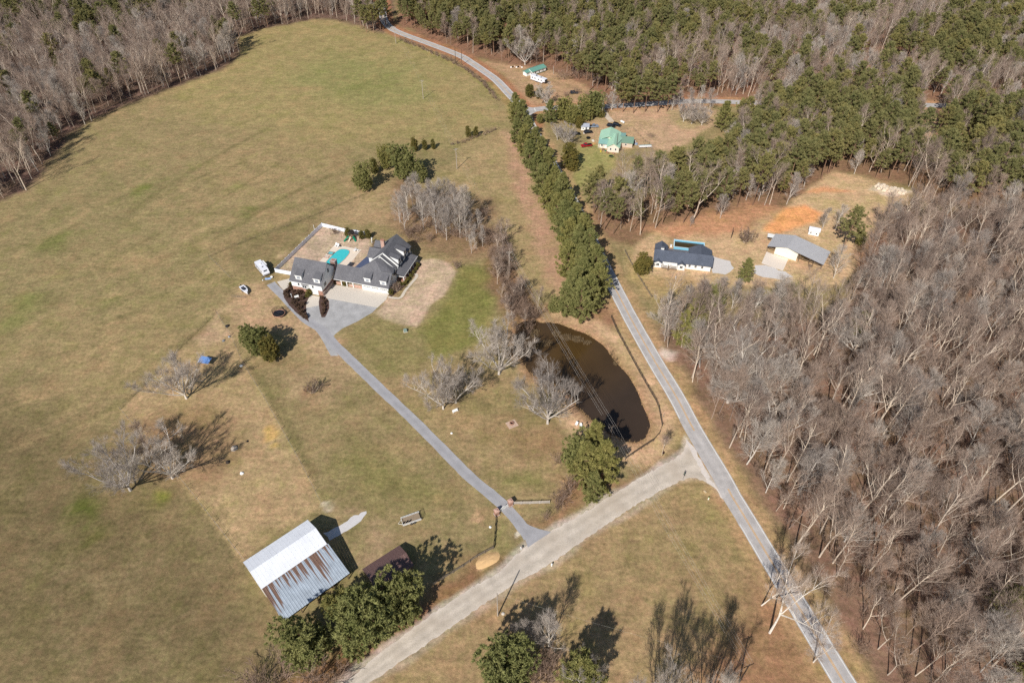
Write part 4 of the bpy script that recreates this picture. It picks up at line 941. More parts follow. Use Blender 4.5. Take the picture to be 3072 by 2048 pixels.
# brush along the field hedges and pond head
def along(pts, sp, w, s0, s1):
    out = []
    for a, b in zip(pts[:-1], pts[1:]):
        n = max(1, int(math.hypot(b[0] - a[0], b[1] - a[1]) / sp))
        for k in range(n): out.append((a[0] + (b[0] - a[0]) * k / n + wr.uniform(-w, w), a[1] + (b[1] - a[1]) * k / n + wr.uniform(-w, w), wr.uniform(s0, s1)))
    return out
hed = along(gpoly([(1205, 122), (1270, 148), (1330, 175), (1390, 205), (1430, 235), (1465, 268), (1490, 305)]), 1.3, 1.2, .35, .6) + along(gpoly([(1355, 438), (1400, 425), (1450, 405), (1500, 385)]), 1.6, 1.0, .2, .5)
mass('roadside_brush', ['bush', 'brush'], hed, 'strip of brown brush along the edge of the far field', 'brush')
pb = along(gpoly([(1480, 700), (1495, 760), (1510, 820), (1530, 880), (1560, 930), (1600, 960)]), .55, 4.2, .5, 1.15) + along(gpoly([(1520, 900), (1560, 950), (1560, 980), (1530, 1000)]), .8, 4, .4, .8)
mass('pond_head_brush', ['brush', 'brush', 'sapling'], pb, 'thick reddish brown brush at the upper end of the pond', 'brush')
# ================================================================ BUILDINGS
class Bld:
    """a building: an Empty at its corner, parts in its own axes (a along the front, b to the back)"""
    def __init__(s, name, O, ang, label, cat='house', group=None):
        s.e = empty(name, (O[0], O[1], 0), R(ang), 1.0, label, cat, group)
    def box(s, name, a0, a1, b0, b1, z0, z1, m, parent=None, label=None): return MB().box(a0, a1, b0, b1, z0, z1).build(name, m, parent or s.e, label=label)
    def gable(s, a0, a1, b0, b1, ze, zr, axis='a', th=.18, m=None, mid=None, name='roof', zr2=None, ze2=None):
        if axis == 'a':
            bm = (b0 + b1) / 2 if mid is None else mid
            prof = [(a0, b0, ze), (a0, bm, zr), (a0, b1, ze if ze2 is None else ze2), (a0, b1, (ze if ze2 is None else ze2) - th), (a0, bm, zr - th * 1.3), (a0, b0, ze - th)]; vec = (a1 - a0, 0, 0)
        else:
            am = (a0 + a1) / 2 if mid is None else mid
            prof = [(a0, b0, ze), (am, b0, zr), (a1, b0, ze if ze2 is None else ze2), (a1, b0, (ze if ze2 is None else ze2) - th), (am, b0, zr - th * 1.3), (a0, b0, ze - th)]; vec = (0, b1 - b0, 0)
        return MB().extr(prof, vec).build(name, m or ROOF, s.e)
    def walls(s, a0, a1, b0, b1, z0, ze, zr, axis='a', m=None, mid=None, name='wall'):
        if axis == 'a':
            bm = (b0 + b1) / 2 if mid is None else mid
            prof = [(a0, b0, z0), (a0, b1, z0), (a0, b1, ze), (a0, bm, zr), (a0, b0, ze)]; vec = (a1 - a0, 0, 0)
        else:
            am = (a0 + a1) / 2 if mid is None else mid
            prof = [(a0, b0, z0), (a1, b0, z0), (a1, b0, ze), (am, b0, zr), (a0, b0, ze)]; vec = (0, b1 - b0, 0)
        return MB().extr(prof, vec).build(name, m or WHITE_SIDING, s.e)
    def win_f(s, ac, bf, zc, w, h, lights=2, parent=None, shutters=False):
        """window in a wall facing the front (-b)"""
        f = MB().box(ac - w / 2 - .09, ac + w / 2 + .09, bf - .06, bf + .02, zc - h / 2 - .09, zc + h / 2 + .09).build('window', WHITE, parent or s.e)
        for k in range(lights):
            x0 = ac - w / 2 + w * k / lights; MB().box(x0 + .04, x0 + w / lights - .04, bf - .085, bf - .05, zc - h / 2, zc + h / 2).build('pane', GLASS_SKY if lights == 3 else GLASS, f)
        if shutters:
            for sg in (-1, 1): MB().box(ac + sg * (w / 2 + .3) - .17, ac + sg * (w / 2 + .3) + .17, bf - .05, bf + .01, zc - h / 2, zc + h / 2).build('shutter', DWOOD, f)
        return f
    def win_r(s, af, bc, zc, w, h, sg=1, parent=None):
        """window in a wall facing right (+a) or left"""
        f = MB().box(af - .02 * sg, af + .06 * sg, bc - w / 2 - .09, bc + w / 2 + .09, zc - h / 2 - .09, zc + h / 2 + .09).build('window', WHITE, parent or s.e)
        MB().box(af + .05 * sg, af + .085 * sg, bc - w / 2, bc + w / 2, zc - h / 2, zc + h / 2).build('pane', GLASS, f); return f
    def dormer_f(s, ac, bf, zb, w, h, slope, rise=.8, m=None):
        """gabled dormer on a front slope: front wall at bf, running back until the slope swallows it"""
        k = .28; d = h / (slope - k) + .15
        e = MB().extr([(ac - w / 2, bf, zb - .3), (ac - w / 2, bf, zb + h), (ac - w / 2, bf + d, zb + h + k * d), (ac - w / 2, bf + d, zb + h + k * d - .4)], (w, 0, 0)).build('dormer', WHITE_SIDING, s.e)
        o = .2
        MB().extr([(ac - w / 2 - o, bf - o, zb + h - k * o + .02), (ac - w / 2 - o, bf + d, zb + h + k * d + .02), (ac - w / 2 - o, bf + d, zb + h + k * d + .13), (ac - w / 2 - o, bf - o, zb + h - k * o + .13)], (w + 2 * o, 0, 0)).build('dormer_roof', m or ROOF, e)
        MB().box(ac - w / 2 - o, ac + w / 2 + o, bf - o - .05, bf - o - .002, zb + h - .16, zb + h + .08).build('trim', WHITE, e)
        f = s.win_f(ac, bf, zb + h * .46, w * .52, h * .6, 3, e)
        return e
MO, MA = (-45.8, 196.9), -16
# ---- main house, garage wing and breezeway
h = Bld('white_house', MO, MA, 'large white house with grey shingle roof, dormers, brick chimney and front porch')
h.walls(-10.6, 0.0, .35, 8.3, 0, 2.9, 6.3, 'a', name='garage_wall')
h.box('breezeway_wall', -21.6, -10.6, 3.0, 3.3, 0, 2.9, PINKBRICK); h.box('planter_wall', -21.6, -19.4, .6, .9, 0, 1.1, PINKBRICK); h.box('planter_wall', -14.1, -10.62, .6, .9, 0, 1.25, PINKBRICK); h.box('planter_wall', -16.4, -14.6, .6, .9, 0, 1.0, PINKBRICK)
h.box('breezeway_beam', -21.7, -10.6, .3, .55, 2.6, 2.88, WHITE)
for a in (-19.1, -16.9, -14.3): h.box('post', a - .16, a + .16, .3, .62, 0, 2.6, WHITE)
h.box('door', -17.6, -16.6, 2.9, 2.99, 0, 2.1, WHITE)
h.gable(-22.0, .45, -.15, 8.8, 2.95, 6.75, 'a')
h.box('gutter', -22.0, .45, -.27, -.155, 2.74, 2.9, WHITE)
for a in (-10.1, -6.7, -3.3):
    g = h.box('garage_door', a, a + 2.9, .30, .345, .05, 2.2, WHITE)
    for k in range(4): MB().box(a + .16 + k * .68, a + .16 + k * .68 + .5, .275, .297, 1.62, 1.98).build('pane', GLASS, g)
    for k in (1, 2, 3): MB().box(a + .02, a + 2.88, .28, .298, .05 + k * .53, .05 + k * .53 + .035).build('panel_joint', STEEL, g)
h.dormer_f(-8.2, .75, 3.75, 2.4, 1.7, .85); h.dormer_f(-1.85, .75, 3.75, 2.4, 1.7, .85)
h.win_r(0, 4.3, 4.6, .9, 1.2); h.win_r(0, 3, 1.5, 1.4, 1.2)
# roof linking garage to the main block
MB().add([(-12.6, 4.3, 6.70), (-3.9, 4.3, 6.70), (-7.4, 7.3, 9.25), (-6.6, 9.6, 9.25), (-.9, 9.6, 5.6), (-11.6, 9.6, 5.4), (0.2, 5.6, 5.4)], [(0, 1, 2), (1, 6, 4, 3, 2), (0, 2, 3, 5)]).build('link_roof', ROOF, h.e)
# main two-storey block
h.walls(-10.7, -.35, 10.9, 23.3, 0, 5.8, 10.0, 'b'); h.walls(-10.5, -.9, 9.4, 10.9, 0, 5.4, 9.3, 'b', mid=-5.9)
h.gable(-11.1, .05, 10.75, 23.8, 5.75, 10.45, 'b'); h.gable(-11.3, -.6, 9.15, 10.745, 5.3, 9.85, 'b', mid=-6.0)
for (p, q, b, th) in (((-5.55, 10.52), (.2, 5.7), 10.6, .3), ((-5.55, 10.52), (-11.2, 5.75), 10.6, .3), ((-6.0, 9.93), (-.5, 5.25), 9.0, .42), ((-6.0, 9.93), (-11.5, 5.25), 9.0, .42)):
    MB().extr([(p[0], b, p[1]), (q[0], b, q[1]), (q[0], b, q[1] - th), (p[0], b, p[1] - th)], (0, .13, 0)).build('rake_board', WHITE, h.e)
for bc in (12.6, 17.9):                                    # dormers on the right-hand slope
    e = MB().extr([(-3.2, bc - 1.1, 7.6), (-.1, bc - 1.1, 6.0), (-.1, bc - 1.1, 7.95), (-3.2, bc - 1.1, 8.8)], (0, 2.2, 0)).build('dormer', WHITE_SIDING, h.e)
    MB().extr([(.15, bc - 1.3, 8.02), (-3.9, bc - 1.3, 9.15), (-3.9, bc - 1.3, 9.02), (.15, bc - 1.3, 7.88)], (0, 2.6, 0)).build('dormer_roof', ROOF, e)
    h.win_r(-.1, bc, 7.2, 1.1, 1.2, 1, e)
for bc in (12.5, 15.5, 18.5, 21.5): h.win_r(-.35, bc, 4.6, 1.0, 1.3)
h.box('porch_floor', -.3, 2.9, 8.8, 21.5, 0, .35, BRICK)
MB().extr([(-.35, 8.3, 4.0), (3.1, 8.3, 2.95), (3.1, 8.3, 2.8), (-.35, 8.3, 3.85)], (0, 13.6, 0)).build('porch_roof', ROOF, h.e)
h.box('porch_fascia', 3.105, 3.2, 8.3, 21.9, 2.72, 2.97, WHITE); h.box('porch_fascia', -.3, 3.1, 8.18, 8.295, 2.6, 2.9, WHITE)
for b in (8.7, 10.4, 12.8, 15.2, 17.6, 20.0, 21.4): h.box('post', 2.5, 2.8, b, b + .3, .35, 2.8, WHITE)
# rear wings
h.walls(-13.4, -9.5, 13.4, 19.2, 0, 5.4, 7.4, 'a'); h.gable(-13.9, -7.0, 12.9, 19.7, 5.5, 7.8, 'a')
h.walls(-14.2, -8.5, 21.0, 24.6, 0, 4.9, 6.2, 'a'); h.gable(-14.6, -6.5, 20.5, 25.1, 5.0, 6.6, 'a')
MB().prism([(-17.3, 8.9), (-12.9, 8.9), (-11.2, 12.8), (-11.2, 20.2), (-15.2, 20.2)], 2.75, 2.9).build('rear_porch_roof', mat('slate_blue_membrane', (84, 92, 116), .5, .06), h.e)
for bc in (20.8, 23.8): h.win_r(-.35, bc, 1.9, 1.0, 1.4)
ch = h.box('chimney', -10.0, -8.6, 18.2, 19.1, 0, 10.2, PINKBRICK); MB().box(-10.12, -8.48, 18.08, 19.22, 10.2, 10.4).build('chimney_cap', BRICK, ch)
# ---- garage apartment
h = Bld('garage_apartment', MO, MA, 'white two-storey garage apartment with steep grey roof beside the driveway')
h.box('brick_base', -35.15, -22.85, -7.25, 4.3, 0, 2.25, BRICK); h.walls(-35.2, -22.8, -7.3, 4.35, 2.25, 5.0, 10.3, 'a', mid=-.95)
h.gable(-35.6, -22.4, -7.85, 5.1, 4.85, 10.85, 'a', mid=-1.0)
h.box('gutter', -35.6, -22.4, -7.97, -7.86, 4.68, 4.84, WHITE)
h.dormer_f(-31.8, -7.0, 5.7, 2.5, 1.7, .87); h.dormer_f(-24.4, -7.0, 5.7, 2.5, 1.7, .87)
g = h.box('garage_door', -27.3, -24.6, -7.36, -7.31, .05, 2.15, WHITE)
for k in (1, 2, 3): MB().box(-27.28, -24.62, -7.39, -7.362, .05 + k * .52, .08 + k * .52).build('panel_joint', STEEL, g)
bay = MB().prism([(-31.0, -7.3), (-30.3, -8.1), (-28.5, -8.1), (-27.8, -7.3)], 2.7, 4.3).build('bay_window', WHITE, h.e)
MB().add([(-31.2, -7.3, 4.3), (-30.4, -8.3, 4.3), (-28.4, -8.3, 4.3), (-27.6, -7.3, 4.3), (-30.2, -7.3, 4.75), (-28.6, -7.3, 4.75)], [(0, 1, 4), (1, 2, 5, 4), (2, 3, 5)]).build('bay_roof', ROOF, bay)
for a0, a1 in ((-30.2, -29.5), (-29.35, -28.6)): MB().box(a0, a1, -8.13, -8.101, 3.0, 4.0).build('pane', GLASS, bay)
for a in (-32.2, -26.4): h.win_f(a, -7.3, 3.7, .7, 1.2, 1)
h.win_r(-22.8, -1.0, 7.3, 1.0, 1.6); h.win_r(-22.8, -4.6, 3.7, 1.6, 1.3)
h.box('foundation_wall', -22.78, -22.5, -7.2, .2, 0, 1.5, BRICKD)
ch = h.box('chimney', -24.0, -22.0, 3.2, 4.9, 0, 8.2, BRICKD); MB().box(-24.12, -21.88, 3.08, 5.02, 8.2, 8.42).build('chimney_cap', mat('chimney_stone', (176, 158, 152)), ch); MB().box(-23.5, -22.5, 3.7, 4.4, 8.42, 8.55).build('flue', BRICK, ch)
h.box('vent_pipe', -28.6, -28.5, -5.2, -5.1, 6.6, 7.5, WHITE)

# ---- ranch house across the road
h = Bld('ranch_house', G(1960, 794.5), -11.7, 'long low white ranch house with dark blue-grey roof')
h.walls(0, 21.6, 0, 7.0, 0, 2.6, 4.8, 'a', mid=3.5); h.gable(-.4, 22.1, -.5, 7.3, 2.65, 5.1, 'a', m=ROOFB, mid=3.5)
h.walls(.2, 4.4, 5, 10.2, 0, 2.6, 3.9, 'b'); h.gable(-.2, 4.9, 3.5, 10.6, 2.7, 4.5, 'b', m=ROOFB)
h.walls(13.4, 21.4, 5, 10.2, 0, 2.6, 4.4, 'b'); h.gable(12.9, 22.0, 3.5, 10.6, 2.7, 5.0, 'b', m=ROOFB)
MB().extr([(4.95, 3.9, 4.55), (4.95, 8.2, 2.9), (4.95, 8.2, 2.75), (4.95, 3.9, 4.4)], (7.9, 0, 0)).build('rear_porch_roof', tinmat('grey_tin', (150, 152, 160)), h.e)
for a0, a1 in ((.1, 3.0), (9.1, 11.9)):
    h.walls(a0, a1, -1.3, .2, 0, 2.3, 3.1, 'b'); h.gable(a0 - .25, a1 + .25, -1.6, 1.2, 2.3, 3.3, 'b', m=ROOFB); h.win_f((a0 + a1) / 2, -1.3, 1.4, 1.1, 1.1, 2)
h.box('porch_deck', 3.2, 9.0, -1.7, -.02, 0, .5, WOOD)
for a in (3.3, 5.3, 6.3, 8.8): h.box('post', a - .08, a + .08, -1.65, -1.49, .5, 2.5, WHITE)
for a0, a1 in ((3.4, 5.2), (6.4, 8.7)):
    rl = h.box('railing', a0, a1, -1.62, -1.54, 1.2, 1.28, WHITE)
    for k in range(9): MB().box(a0 + (a1 - a0) * k / 8 - .03, a0 + (a1 - a0) * k / 8 + .03, -1.61, -1.55, .5, 1.2).build('baluster', WHITE, rl)
for k in range(3): h.box('step', 5.4, 6.2, -1.72 - .28 * (k + 1), -1.72 - .28 * k, 0, .42 - .13 * k, WOOD)
for a in (13.6, 15.9, 18.4): h.win_f(a, 0, 1.6, .8, 1.1, 2, shutters=False)
ch = h.box('chimney', 2.1, 3.3, 4.6, 5.3, 3, 5.2, WHITE); MB().box(2.0, 3.4, 4.5, 5.4, 5.2, 5.35).build('chimney_cap', STEEL, ch)
h.box('downpipe', 21.62, 21.72, -.1, 0, 0, 2.6, DWOOD)
POOLM = NT('pool_water'); v = POOLM.coord(); POOLM.base(POOLM.mix(POOLM.noise(v, 1.2, 3), lin((40, 176, 186)), lin((92, 208, 206)))); POOLM.set(Roughness=.06); POOLM.bump(POOLM.noise(v, 2.2, 2), .15, .05); POOLM = POOLM.m
e = empty('above_ground_pool', (*G(2066, 742), 0), R(-11.7), 1, 'blue above-ground pool behind the ranch house', 'pool')
wl = MB()
for (x0, x1, y0, y1) in ((-6, 6, -2.6, -2.4), (-6, 6, 2.4, 2.6), (-6, -5.8, -2.4, 2.4), (5.8, 6, -2.4, 2.4)): wl.box(x0, x1, y0, y1, 0, 1.25)
wl.build('wall', mat('pool_blue_wall', (120, 186, 214), .4, .08), e)
rm = MB()
for (x0, x1, y0, y1) in ((-6.15, 6.15, -2.75, -2.35), (-6.15, 6.15, 2.35, 2.75), (-6.15, -5.75, -2.35, 2.35), (5.75, 6.15, -2.35, 2.35)): rm.box(x0, x1, y0, y1, 1.25, 1.32)
rm.build('rim', mat('pool_rim', (196, 222, 232), .4), e)
MB().box(-5.8, 5.8, -2.4, 2.4, .1, .6).build('water', mat('stagnant_water', (70, 58, 40), .1), e)
MB().cyl(-7.0, -1.0, 0, .9, .45, .4).build('filter', WHITE, e)

# ---- workshop with lean-to
h = Bld('workshop', G(2321, 762), -33.5, 'pale workshop with grey metal roof and open lean-to', 'workshop')
TIN = tinmat('grey_metal_roof', (178, 177, 178), .6, .0)
h.walls(0, 8.7, .2, 9.6, 0, 3.0, 4.5, 'b', siding('cream_metal_siding', (236, 232, 216), .3, 0), mid=4.3)
for k in range(22):                                           # roof sheets, each its own panel
    b0, b1 = -.35 + k * .477, -.35 + (k + 1) * .477 - .012
    MB().add([(-3.2, b0, 2.72), (4.3, b0, 4.78), (4.3, b1, 4.78), (-3.2, b1, 2.72), (-3.2, b1 - .06, 2.77), (4.3, b1 - .06, 4.83)], [(0, 1, 2, 3), (3, 2, 5, 4)]).build('roof_sheet', TIN, h.e)
    MB().add([(4.3, b0, 4.78), (18.8, b0, 2.5), (18.8, b1, 2.5), (4.3, b1, 4.78), (4.3, b1 - .06, 4.83), (18.8, b1 - .06, 2.55)], [(0, 1, 2, 3), (3, 2, 5, 4)]).build('roof_sheet', TIN, h.e)
h.box('roof_beam', 8.8, 18.7, -.3, -.12, 2.2, 2.5, DWOOD); h.box('roof_beam', -3.1, -.1, -.3, -.12, 2.42, 2.66, DWOOD); h.box('roof_beam', 8.8, 18.7, 9.7, 9.88, 2.2, 2.45, DWOOD)
for a in (-2.9, 9.6, 13.6, 15.2, 18.4):
    for b in (-.2, 9.6): h.box('post', a - .1, a + .1, b, b + .2, 0, 2.45 if a < 0 else 4.0 - (a - 8.7) * .155, WOOD)
h.box('ridge_cap', 4.15, 4.45, -.4, 10.2, 4.80, 4.88, TIN)
v_ = h.box('vent', .2, .35, 4.6, 4.75, 3.6, 4.3, STEEL)
h.box('stack_of_timber', 13.8, 15.0, -.9, .4, .02, .55, WOOD)
h2 = Bld('small_carport', G(2298, 724), -20, 'small white carport behind the workshop', 'carport')
MB().box(0, 3.4, 0, 2.6, 2.2, 2.32).build('roof', WHITE, h2.e)
for a, b in ((.1, .1), (3.3, .1), (.1, 2.5), (3.3, 2.5)): h2.box('post', a - .05, a + .05, b - .05, b + .05, 0, 2.2, STEEL)
h2.box('table', .5, 1.7, .6, 1.3, .7, .8, WOOD)
h = Bld('white_shed', G(2423, 704), -22, 'small white shed behind the workshop', 'shed')
h.walls(0, 4.1, 0, 3.0, .15, 2.3, 3.0, 'a', mid=1.5); h.gable(-.2, 4.3, -.25, 3.25, 2.3, 3.15, 'a', m=tinmat('white_tin', (226, 226, 230), .4, .05))
h.win_f(.9, 0, 1.3, .5, .7, 1); h.win_f(3.1, 0, 1.2, .5, .7, 1)
for a in (.3, 2.0, 3.8): h.box('pier', a, a + .25, .1, .35, 0, .15, STEEL)

# ---- barn with white gambrel half and rusty lean-to
BO, BA = (-66.9, 86.9), 42
h = Bld('barn', BO, BA, 'big barn with white metal roof and rust-streaked lean-to roof', 'barn')
BW = 17.9
t = NT('barn_white_metal'); v = t.coord(); sp = t.node('ShaderNodeSeparateXYZ'); t.link(v, sp.inputs[0])
t.base(t.mix(1.0, lin((228, 230, 234)), t.ramp(t.noise(v, .4, 3), [(.3, .94), (.7, 1.03)]), 'MULTIPLY')); t.set(Roughness=.75); t.b.inputs['Specular IOR Level'].default_value = .15; BARNW = t.m
t = NT('rusty_corrugated_metal'); v = t.coord(); sp = t.node('ShaderNodeSeparateXYZ'); t.link(v, sp.inputs[0])
mp = t.node('ShaderNodeMapping'); mp.inputs['Scale'].default_value = (1.55, .03, .03); t.link(v, mp.inputs[0])
reach = t.math('MULTIPLY', t.math('ADD', t.noise(mp.outputs[0], 1.0, 2, .5), -.44), 34.0)          # how far each streak of rust runs down from the joint
dist = t.math('SUBTRACT', -9.9, sp.outputs['Y'])                                                      # metres down the slope
rust = t.ramp(t.math('ADD', t.math('MULTIPLY', t.math('SUBTRACT', reach, dist), .35), t.math('MULTIPLY', t.noise(v, 2.5, 4), .25)), [(.12, 0.0), (.5, .95)])
c = t.mix(rust, t.mix(1.0, lin((164, 174, 184)), t.ramp(t.noise(v, .5, 4), [(.3, .82), (.7, 1.12)]), 'MULTIPLY'), t.mix(t.noise(v, 3, 2), lin((92, 68, 57)), lin((134, 101, 80))))
t.base(c); t.set(Roughness=.7); t.b.inputs['Specular IOR Level'].default_value = .2; RUST = t.m
def slab(prof, a0, a1, nm, m_, par): return MB().extr([(a0, b, z) for b, z in prof], (a1 - a0, 0, 0)).build(nm, m_, par)
prof = ((0, 4.0), (-5.0, 6.1), (-9.95, 4.55))
nsheet = 18
for k in range(nsheet):
    a0, a1 = -.1 + k * (BW + .2) / nsheet, -.1 + (k + 1) * (BW + .2) / nsheet - .008
    for (b0, z0), (b1, z1) in zip(prof[:-1], prof[1:]):
        MB().add([(a0, b0, z0), (a1, b0, z0), (a1, b1, z1), (a0, b1, z1), (a0 + .07, b0, z0 + .03), (a0 + .07, b1, z1 + .03)], [(0, 3, 2, 1), (0, 4, 5, 3)]).build('roof_sheet', BARNW, h.e)
nsheet = 27; lw = (BW + .3) / nsheet
for k in range(nsheet):
    a0 = .1 + k * lw; vs_, n_ = [], 4
    for (b, z) in ((-9.9, 4.42), (-19.6, 2.75)): vs_ += [(a0, b, z), (a0 + .12, b, z + .07), (a0 + .24, b, z), (a0 + lw - .01, b, z)]
    MB().add(vs_, [(0, 4, 5, 1), (1, 5, 6, 2), (2, 6, 7, 3)]).build('corrugated_sheet', RUST, h.e)
MB().extr([(.15, -.25, 0), (.15, -9.8, 0), (.15, -9.8, 4.4), (.15, -5.0, 5.95), (.15, -.25, 3.95)], (BW - .3, 0, 0)).build('wall', siding('barn_white_siding', (220, 218, 210), .5, 0), h.e)
for a in (.4, 4.8, 9.2, 13.6, 17.7): h.box('post', a - .1, a + .1, -19.3, -19.1, 0, 2.75, WOOD)
h.box('eave_beam', .3, 18.1, -19.35, -19.05, 2.45, 2.68, WOOD); h.box('side_boarding', .32, .42, -19.0, -9.9, .3, 2.5, WOOD)
h = Bld('brown_shed', G(1092, 1722), 38, 'low brown metal-roofed shed behind the barn evergreens', 'shed')
BRN = tinmat('brown_metal_roof', (112, 86, 80), .5, .1)
h.walls(.2, 10.6, -6.3, 0, 0, 2.2, 3.0, 'a', WOOD, mid=-3.0)
for k in range(12):
    a0, a1 = k * .9, k * .9 + .888
    for (b0, z0), (b1, z1) in (((.3, 2.2), (-3.2, 3.4)), ((-3.2, 3.4), (-6.8, 2.2))):
        MB().add([(a0, b0, z0), (a1, b0, z0), (a1, b1, z1), (a0, b1, z1), (a0 + .08, b0, z0 + .05), (a0 + .08, b1, z1 + .05)], [(0, 3, 2, 1), (0, 4, 5, 3)]).build('roof_sheet', BRN, h.e)

# ---- green-roofed farmhouse
GRN = tinmat('mint_metal_roof', (172, 210, 182), .5, .0); GRN2 = tinmat('teal_metal_roof', (136, 176, 166), .5, .0)
h = Bld('green_roofed_house', (43.6, 316.0), -12, 'cream house with mint green metal roof and cross gables')
CREAM = siding('cream_siding', (222, 216, 200))
h.walls(0, 9.2, .3, 8.6, 0, 2.7, 4.6, 'b', CREAM, mid=4.4)
h.gable(-.5, 9.8, -1.0, 9.2, 2.75, 5.0, 'b', m=GRN, mid=4.4)
h.walls(4.6, 10.2, -7.6, .3, 0, 2.7, 4.4, 'b', CREAM); h.gable(4.1, 10.7, -8.1, 3.4, 2.75, 4.8, 'b', m=GRN)
h.walls(.4, 4.7, -4.2, .4, 0, 2.5, 2.6, 'b', CREAM); MB().extr([(-.3, 0, 3.2), (-.3, -4.9, 2.5), (-.3, -4.9, 2.38), (-.3, 0, 3.08)], (4.6, 0, 0)).build('porch_roof', GRN2, h.e)
h.walls(10.2, 16.2, -1.2, 4.2, 0, 2.4, 2.5, 'b', siding('annex_siding', (206, 190, 172), .4, 0)); MB().extr([(9.6, -1.6, 2.5), (9.6, 4.6, 3.0), (9.6, 4.6, 2.88), (9.6, -1.6, 2.38)], (7.0, 0, 0)).build('annex_roof', tinmat('faded_green_tin', (134, 164, 140), .5, .1), h.e)
MB().extr([(8.6, 4.7, 2.9), (8.6, 9.4, 2.4), (8.6, 9.4, 2.28), (8.6, 4.7, 2.78)], (3.6, 0, 0)).build('rear_roof', GRN2, h.e)
h.win_f(6.2, -7.6, 1.6, .7, 1.0, 1); h.win_f(8.6, -7.6, 1.6, .7, 1.0, 1); h.win_f(1.6, -4.2, 1.5, .9, 1.0, 2); h.win_f(13, -1.2, 1.5, .8, .8, 1)
for b in (2, 5.5): h.win_r(0, b, 1.6, .8, 1.0, -1)
for a in (-.1, 2.0, 4.1): h.box('post', a - .06, a + .06, -4.8, -4.68, 0, 2.4, WHITE)
h.box('door', 3.0, 3.9, -4.26, -4.21, 0, 2.05, WHITE)
h = Bld('grey_shed', (35.5, 330.6), -4, 'small grey-roofed shed behind the green-roofed house', 'shed')
h.walls(0, 4.0, 0, 4.2, 0, 2.0, 2.7, 'a', WHITE, mid=2.1); h.gable(-.2, 4.2, -.2, 4.4, 2.0, 2.9, 'a', m=tinmat('pale_grey_tin', (176, 180, 192), .4, .15)); h.win_f(1.0, 0, 1.1, .6, .6, 1); h.box('door', 2.2, 3.0, -.06, -.01, 0, 1.8, STEEL)
# ---- far mobile home
h = Bld('mobile_home', (11.9, 400.6), 41, 'long white mobile home with green metal roof near the far bend', 'mobile home')
h.walls(0, 11.0, 0, 5.0, 0, 2.4, 3.3, 'a', WHITE_SIDING, mid=2.5); h.gable(-.3, 11.3, -.35, 5.35, 2.45, 3.6, 'a', m=tinmat('deep_green_metal_roof', (112, 162, 146), .4, .1))
h.walls(-3.0, 0, 1.6, 4.8, 0, 2.2, 2.7, 'a', WHITE_SIDING); h.gable(-3.5, .4, 1.2, 5.2, 2.25, 2.9, 'a', m=tinmat('deep_green_metal_roof', (0, 0, 0)))
for a in (2.5, 5.5, 8.5): h.win_f(a, 0, 1.4, .8, .9, 1)
h.win_r(0, .8, 1.4, .7, .9, -1); h.box('door', 6.6, 7.4, -.06, -.01, .2, 2.1, WHITE); h.box('skirting', -.05, 11.05, -.08, -.005, 0, .5, mat('hedge_dark', (74, 82, 46)))
# ---- half-hidden roofs in the woods
h = Bld('blue_roofed_shed', G(2620, 215), -8, 'low blue-roofed building half hidden in the far pines', 'shed'); h.walls(0, 13, 0, 6, 0, 2.4, 3.2, 'a', WHITE_SIDING); h.gable(-.3, 13.3, -.3, 6.3, 2.4, 3.4, 'a', m=tinmat('slate_blue_tin', (92, 108, 126)))
h = Bld('pale_cottage', G(2795, 482), 4, 'pale cottage half hidden by trees at the right', 'house'); h.walls(0, 10, 0, 7, 0, 2.6, 4, 'a', CREAM); h.gable(-.4, 10.4, -.4, 7.4, 2.6, 4.3, 'a', m=tinmat('pale_roof', (190, 186, 176))); h.win_f(3, 0, 1.5, .9, 1.1); h.win_f(7, 0, 1.5, .9, 1.1)
h = Bld('cream_building', G(3062, 178), -10, 'cream building at the right edge of the far forest', 'house'); h.walls(0, 12, 0, 8, 0, 3, 4.4, 'a', CREAM); h.gable(-.4, 12.4, -.4, 8.4, 3, 4.7, 'a', m=tinmat('tan_roof', (206, 196, 168))); h.win_f(3, 0, 1.5, .9, 1.1)
# ================================================================ POOL, YARD AND GARDEN THINGS
PR = Matrix.Rotation(R(MA), 2)
def ML(a, b): return (MO[0] + a * math.cos(R(MA)) - b * math.sin(R(MA)), MO[1] + a * math.sin(R(MA)) + b * math.cos(R(MA)))
def mpoly(p): return [ML(*q) for q in p]
flat('pool_deck', mpoly([(-34.4, 11.5), (-33.8, 23.7), (-22.0, 23.5), (-22.2, 11.0)]), 0.05, mat('pool_deck_concrete', (226, 210, 190), .85, .06, .6))
pl = catmull([(-29, 9.6), (-31.3, 11), (-31.6, 14), (-31.2, 18), (-30.4, 20.9), (-28.4, 21.8), (-26.4, 21.3), (-25.6, 19.6), (-25.6, 16), (-26.2, 12.6), (-27.4, 10.2), (-29, 9.6)], .6)[:-1]
e = empty('swimming_pool', (*ML(-28.6, 15.8), 0), R(MA), 1, 'freeform turquoise swimming pool behind the white house', 'pool')
loc = [(x + 28.6, y - 15.8) for x, y in pl]
MB().prism([(x * 1.07, y * 1.045) for x, y in loc], .03, .09).build('coping', brickm('coping_brick', (204, 158, 136)), e)
MB().prism(loc, .06, .13).build('water', POOLM, e)
e = empty('spa', (*ML(-32.5, 17.7), 0), R(MA), 1, 'small square spa beside the swimming pool', 'pool'); MB().box(-1.2, 1.2, -1.0, 1.0, .03, .32).build('coping', BRICKD, e); MB().box(-.9, .9, -.72, .72, .2, .345).build('water', mat('spa_water', (120, 190, 190), .1), e)
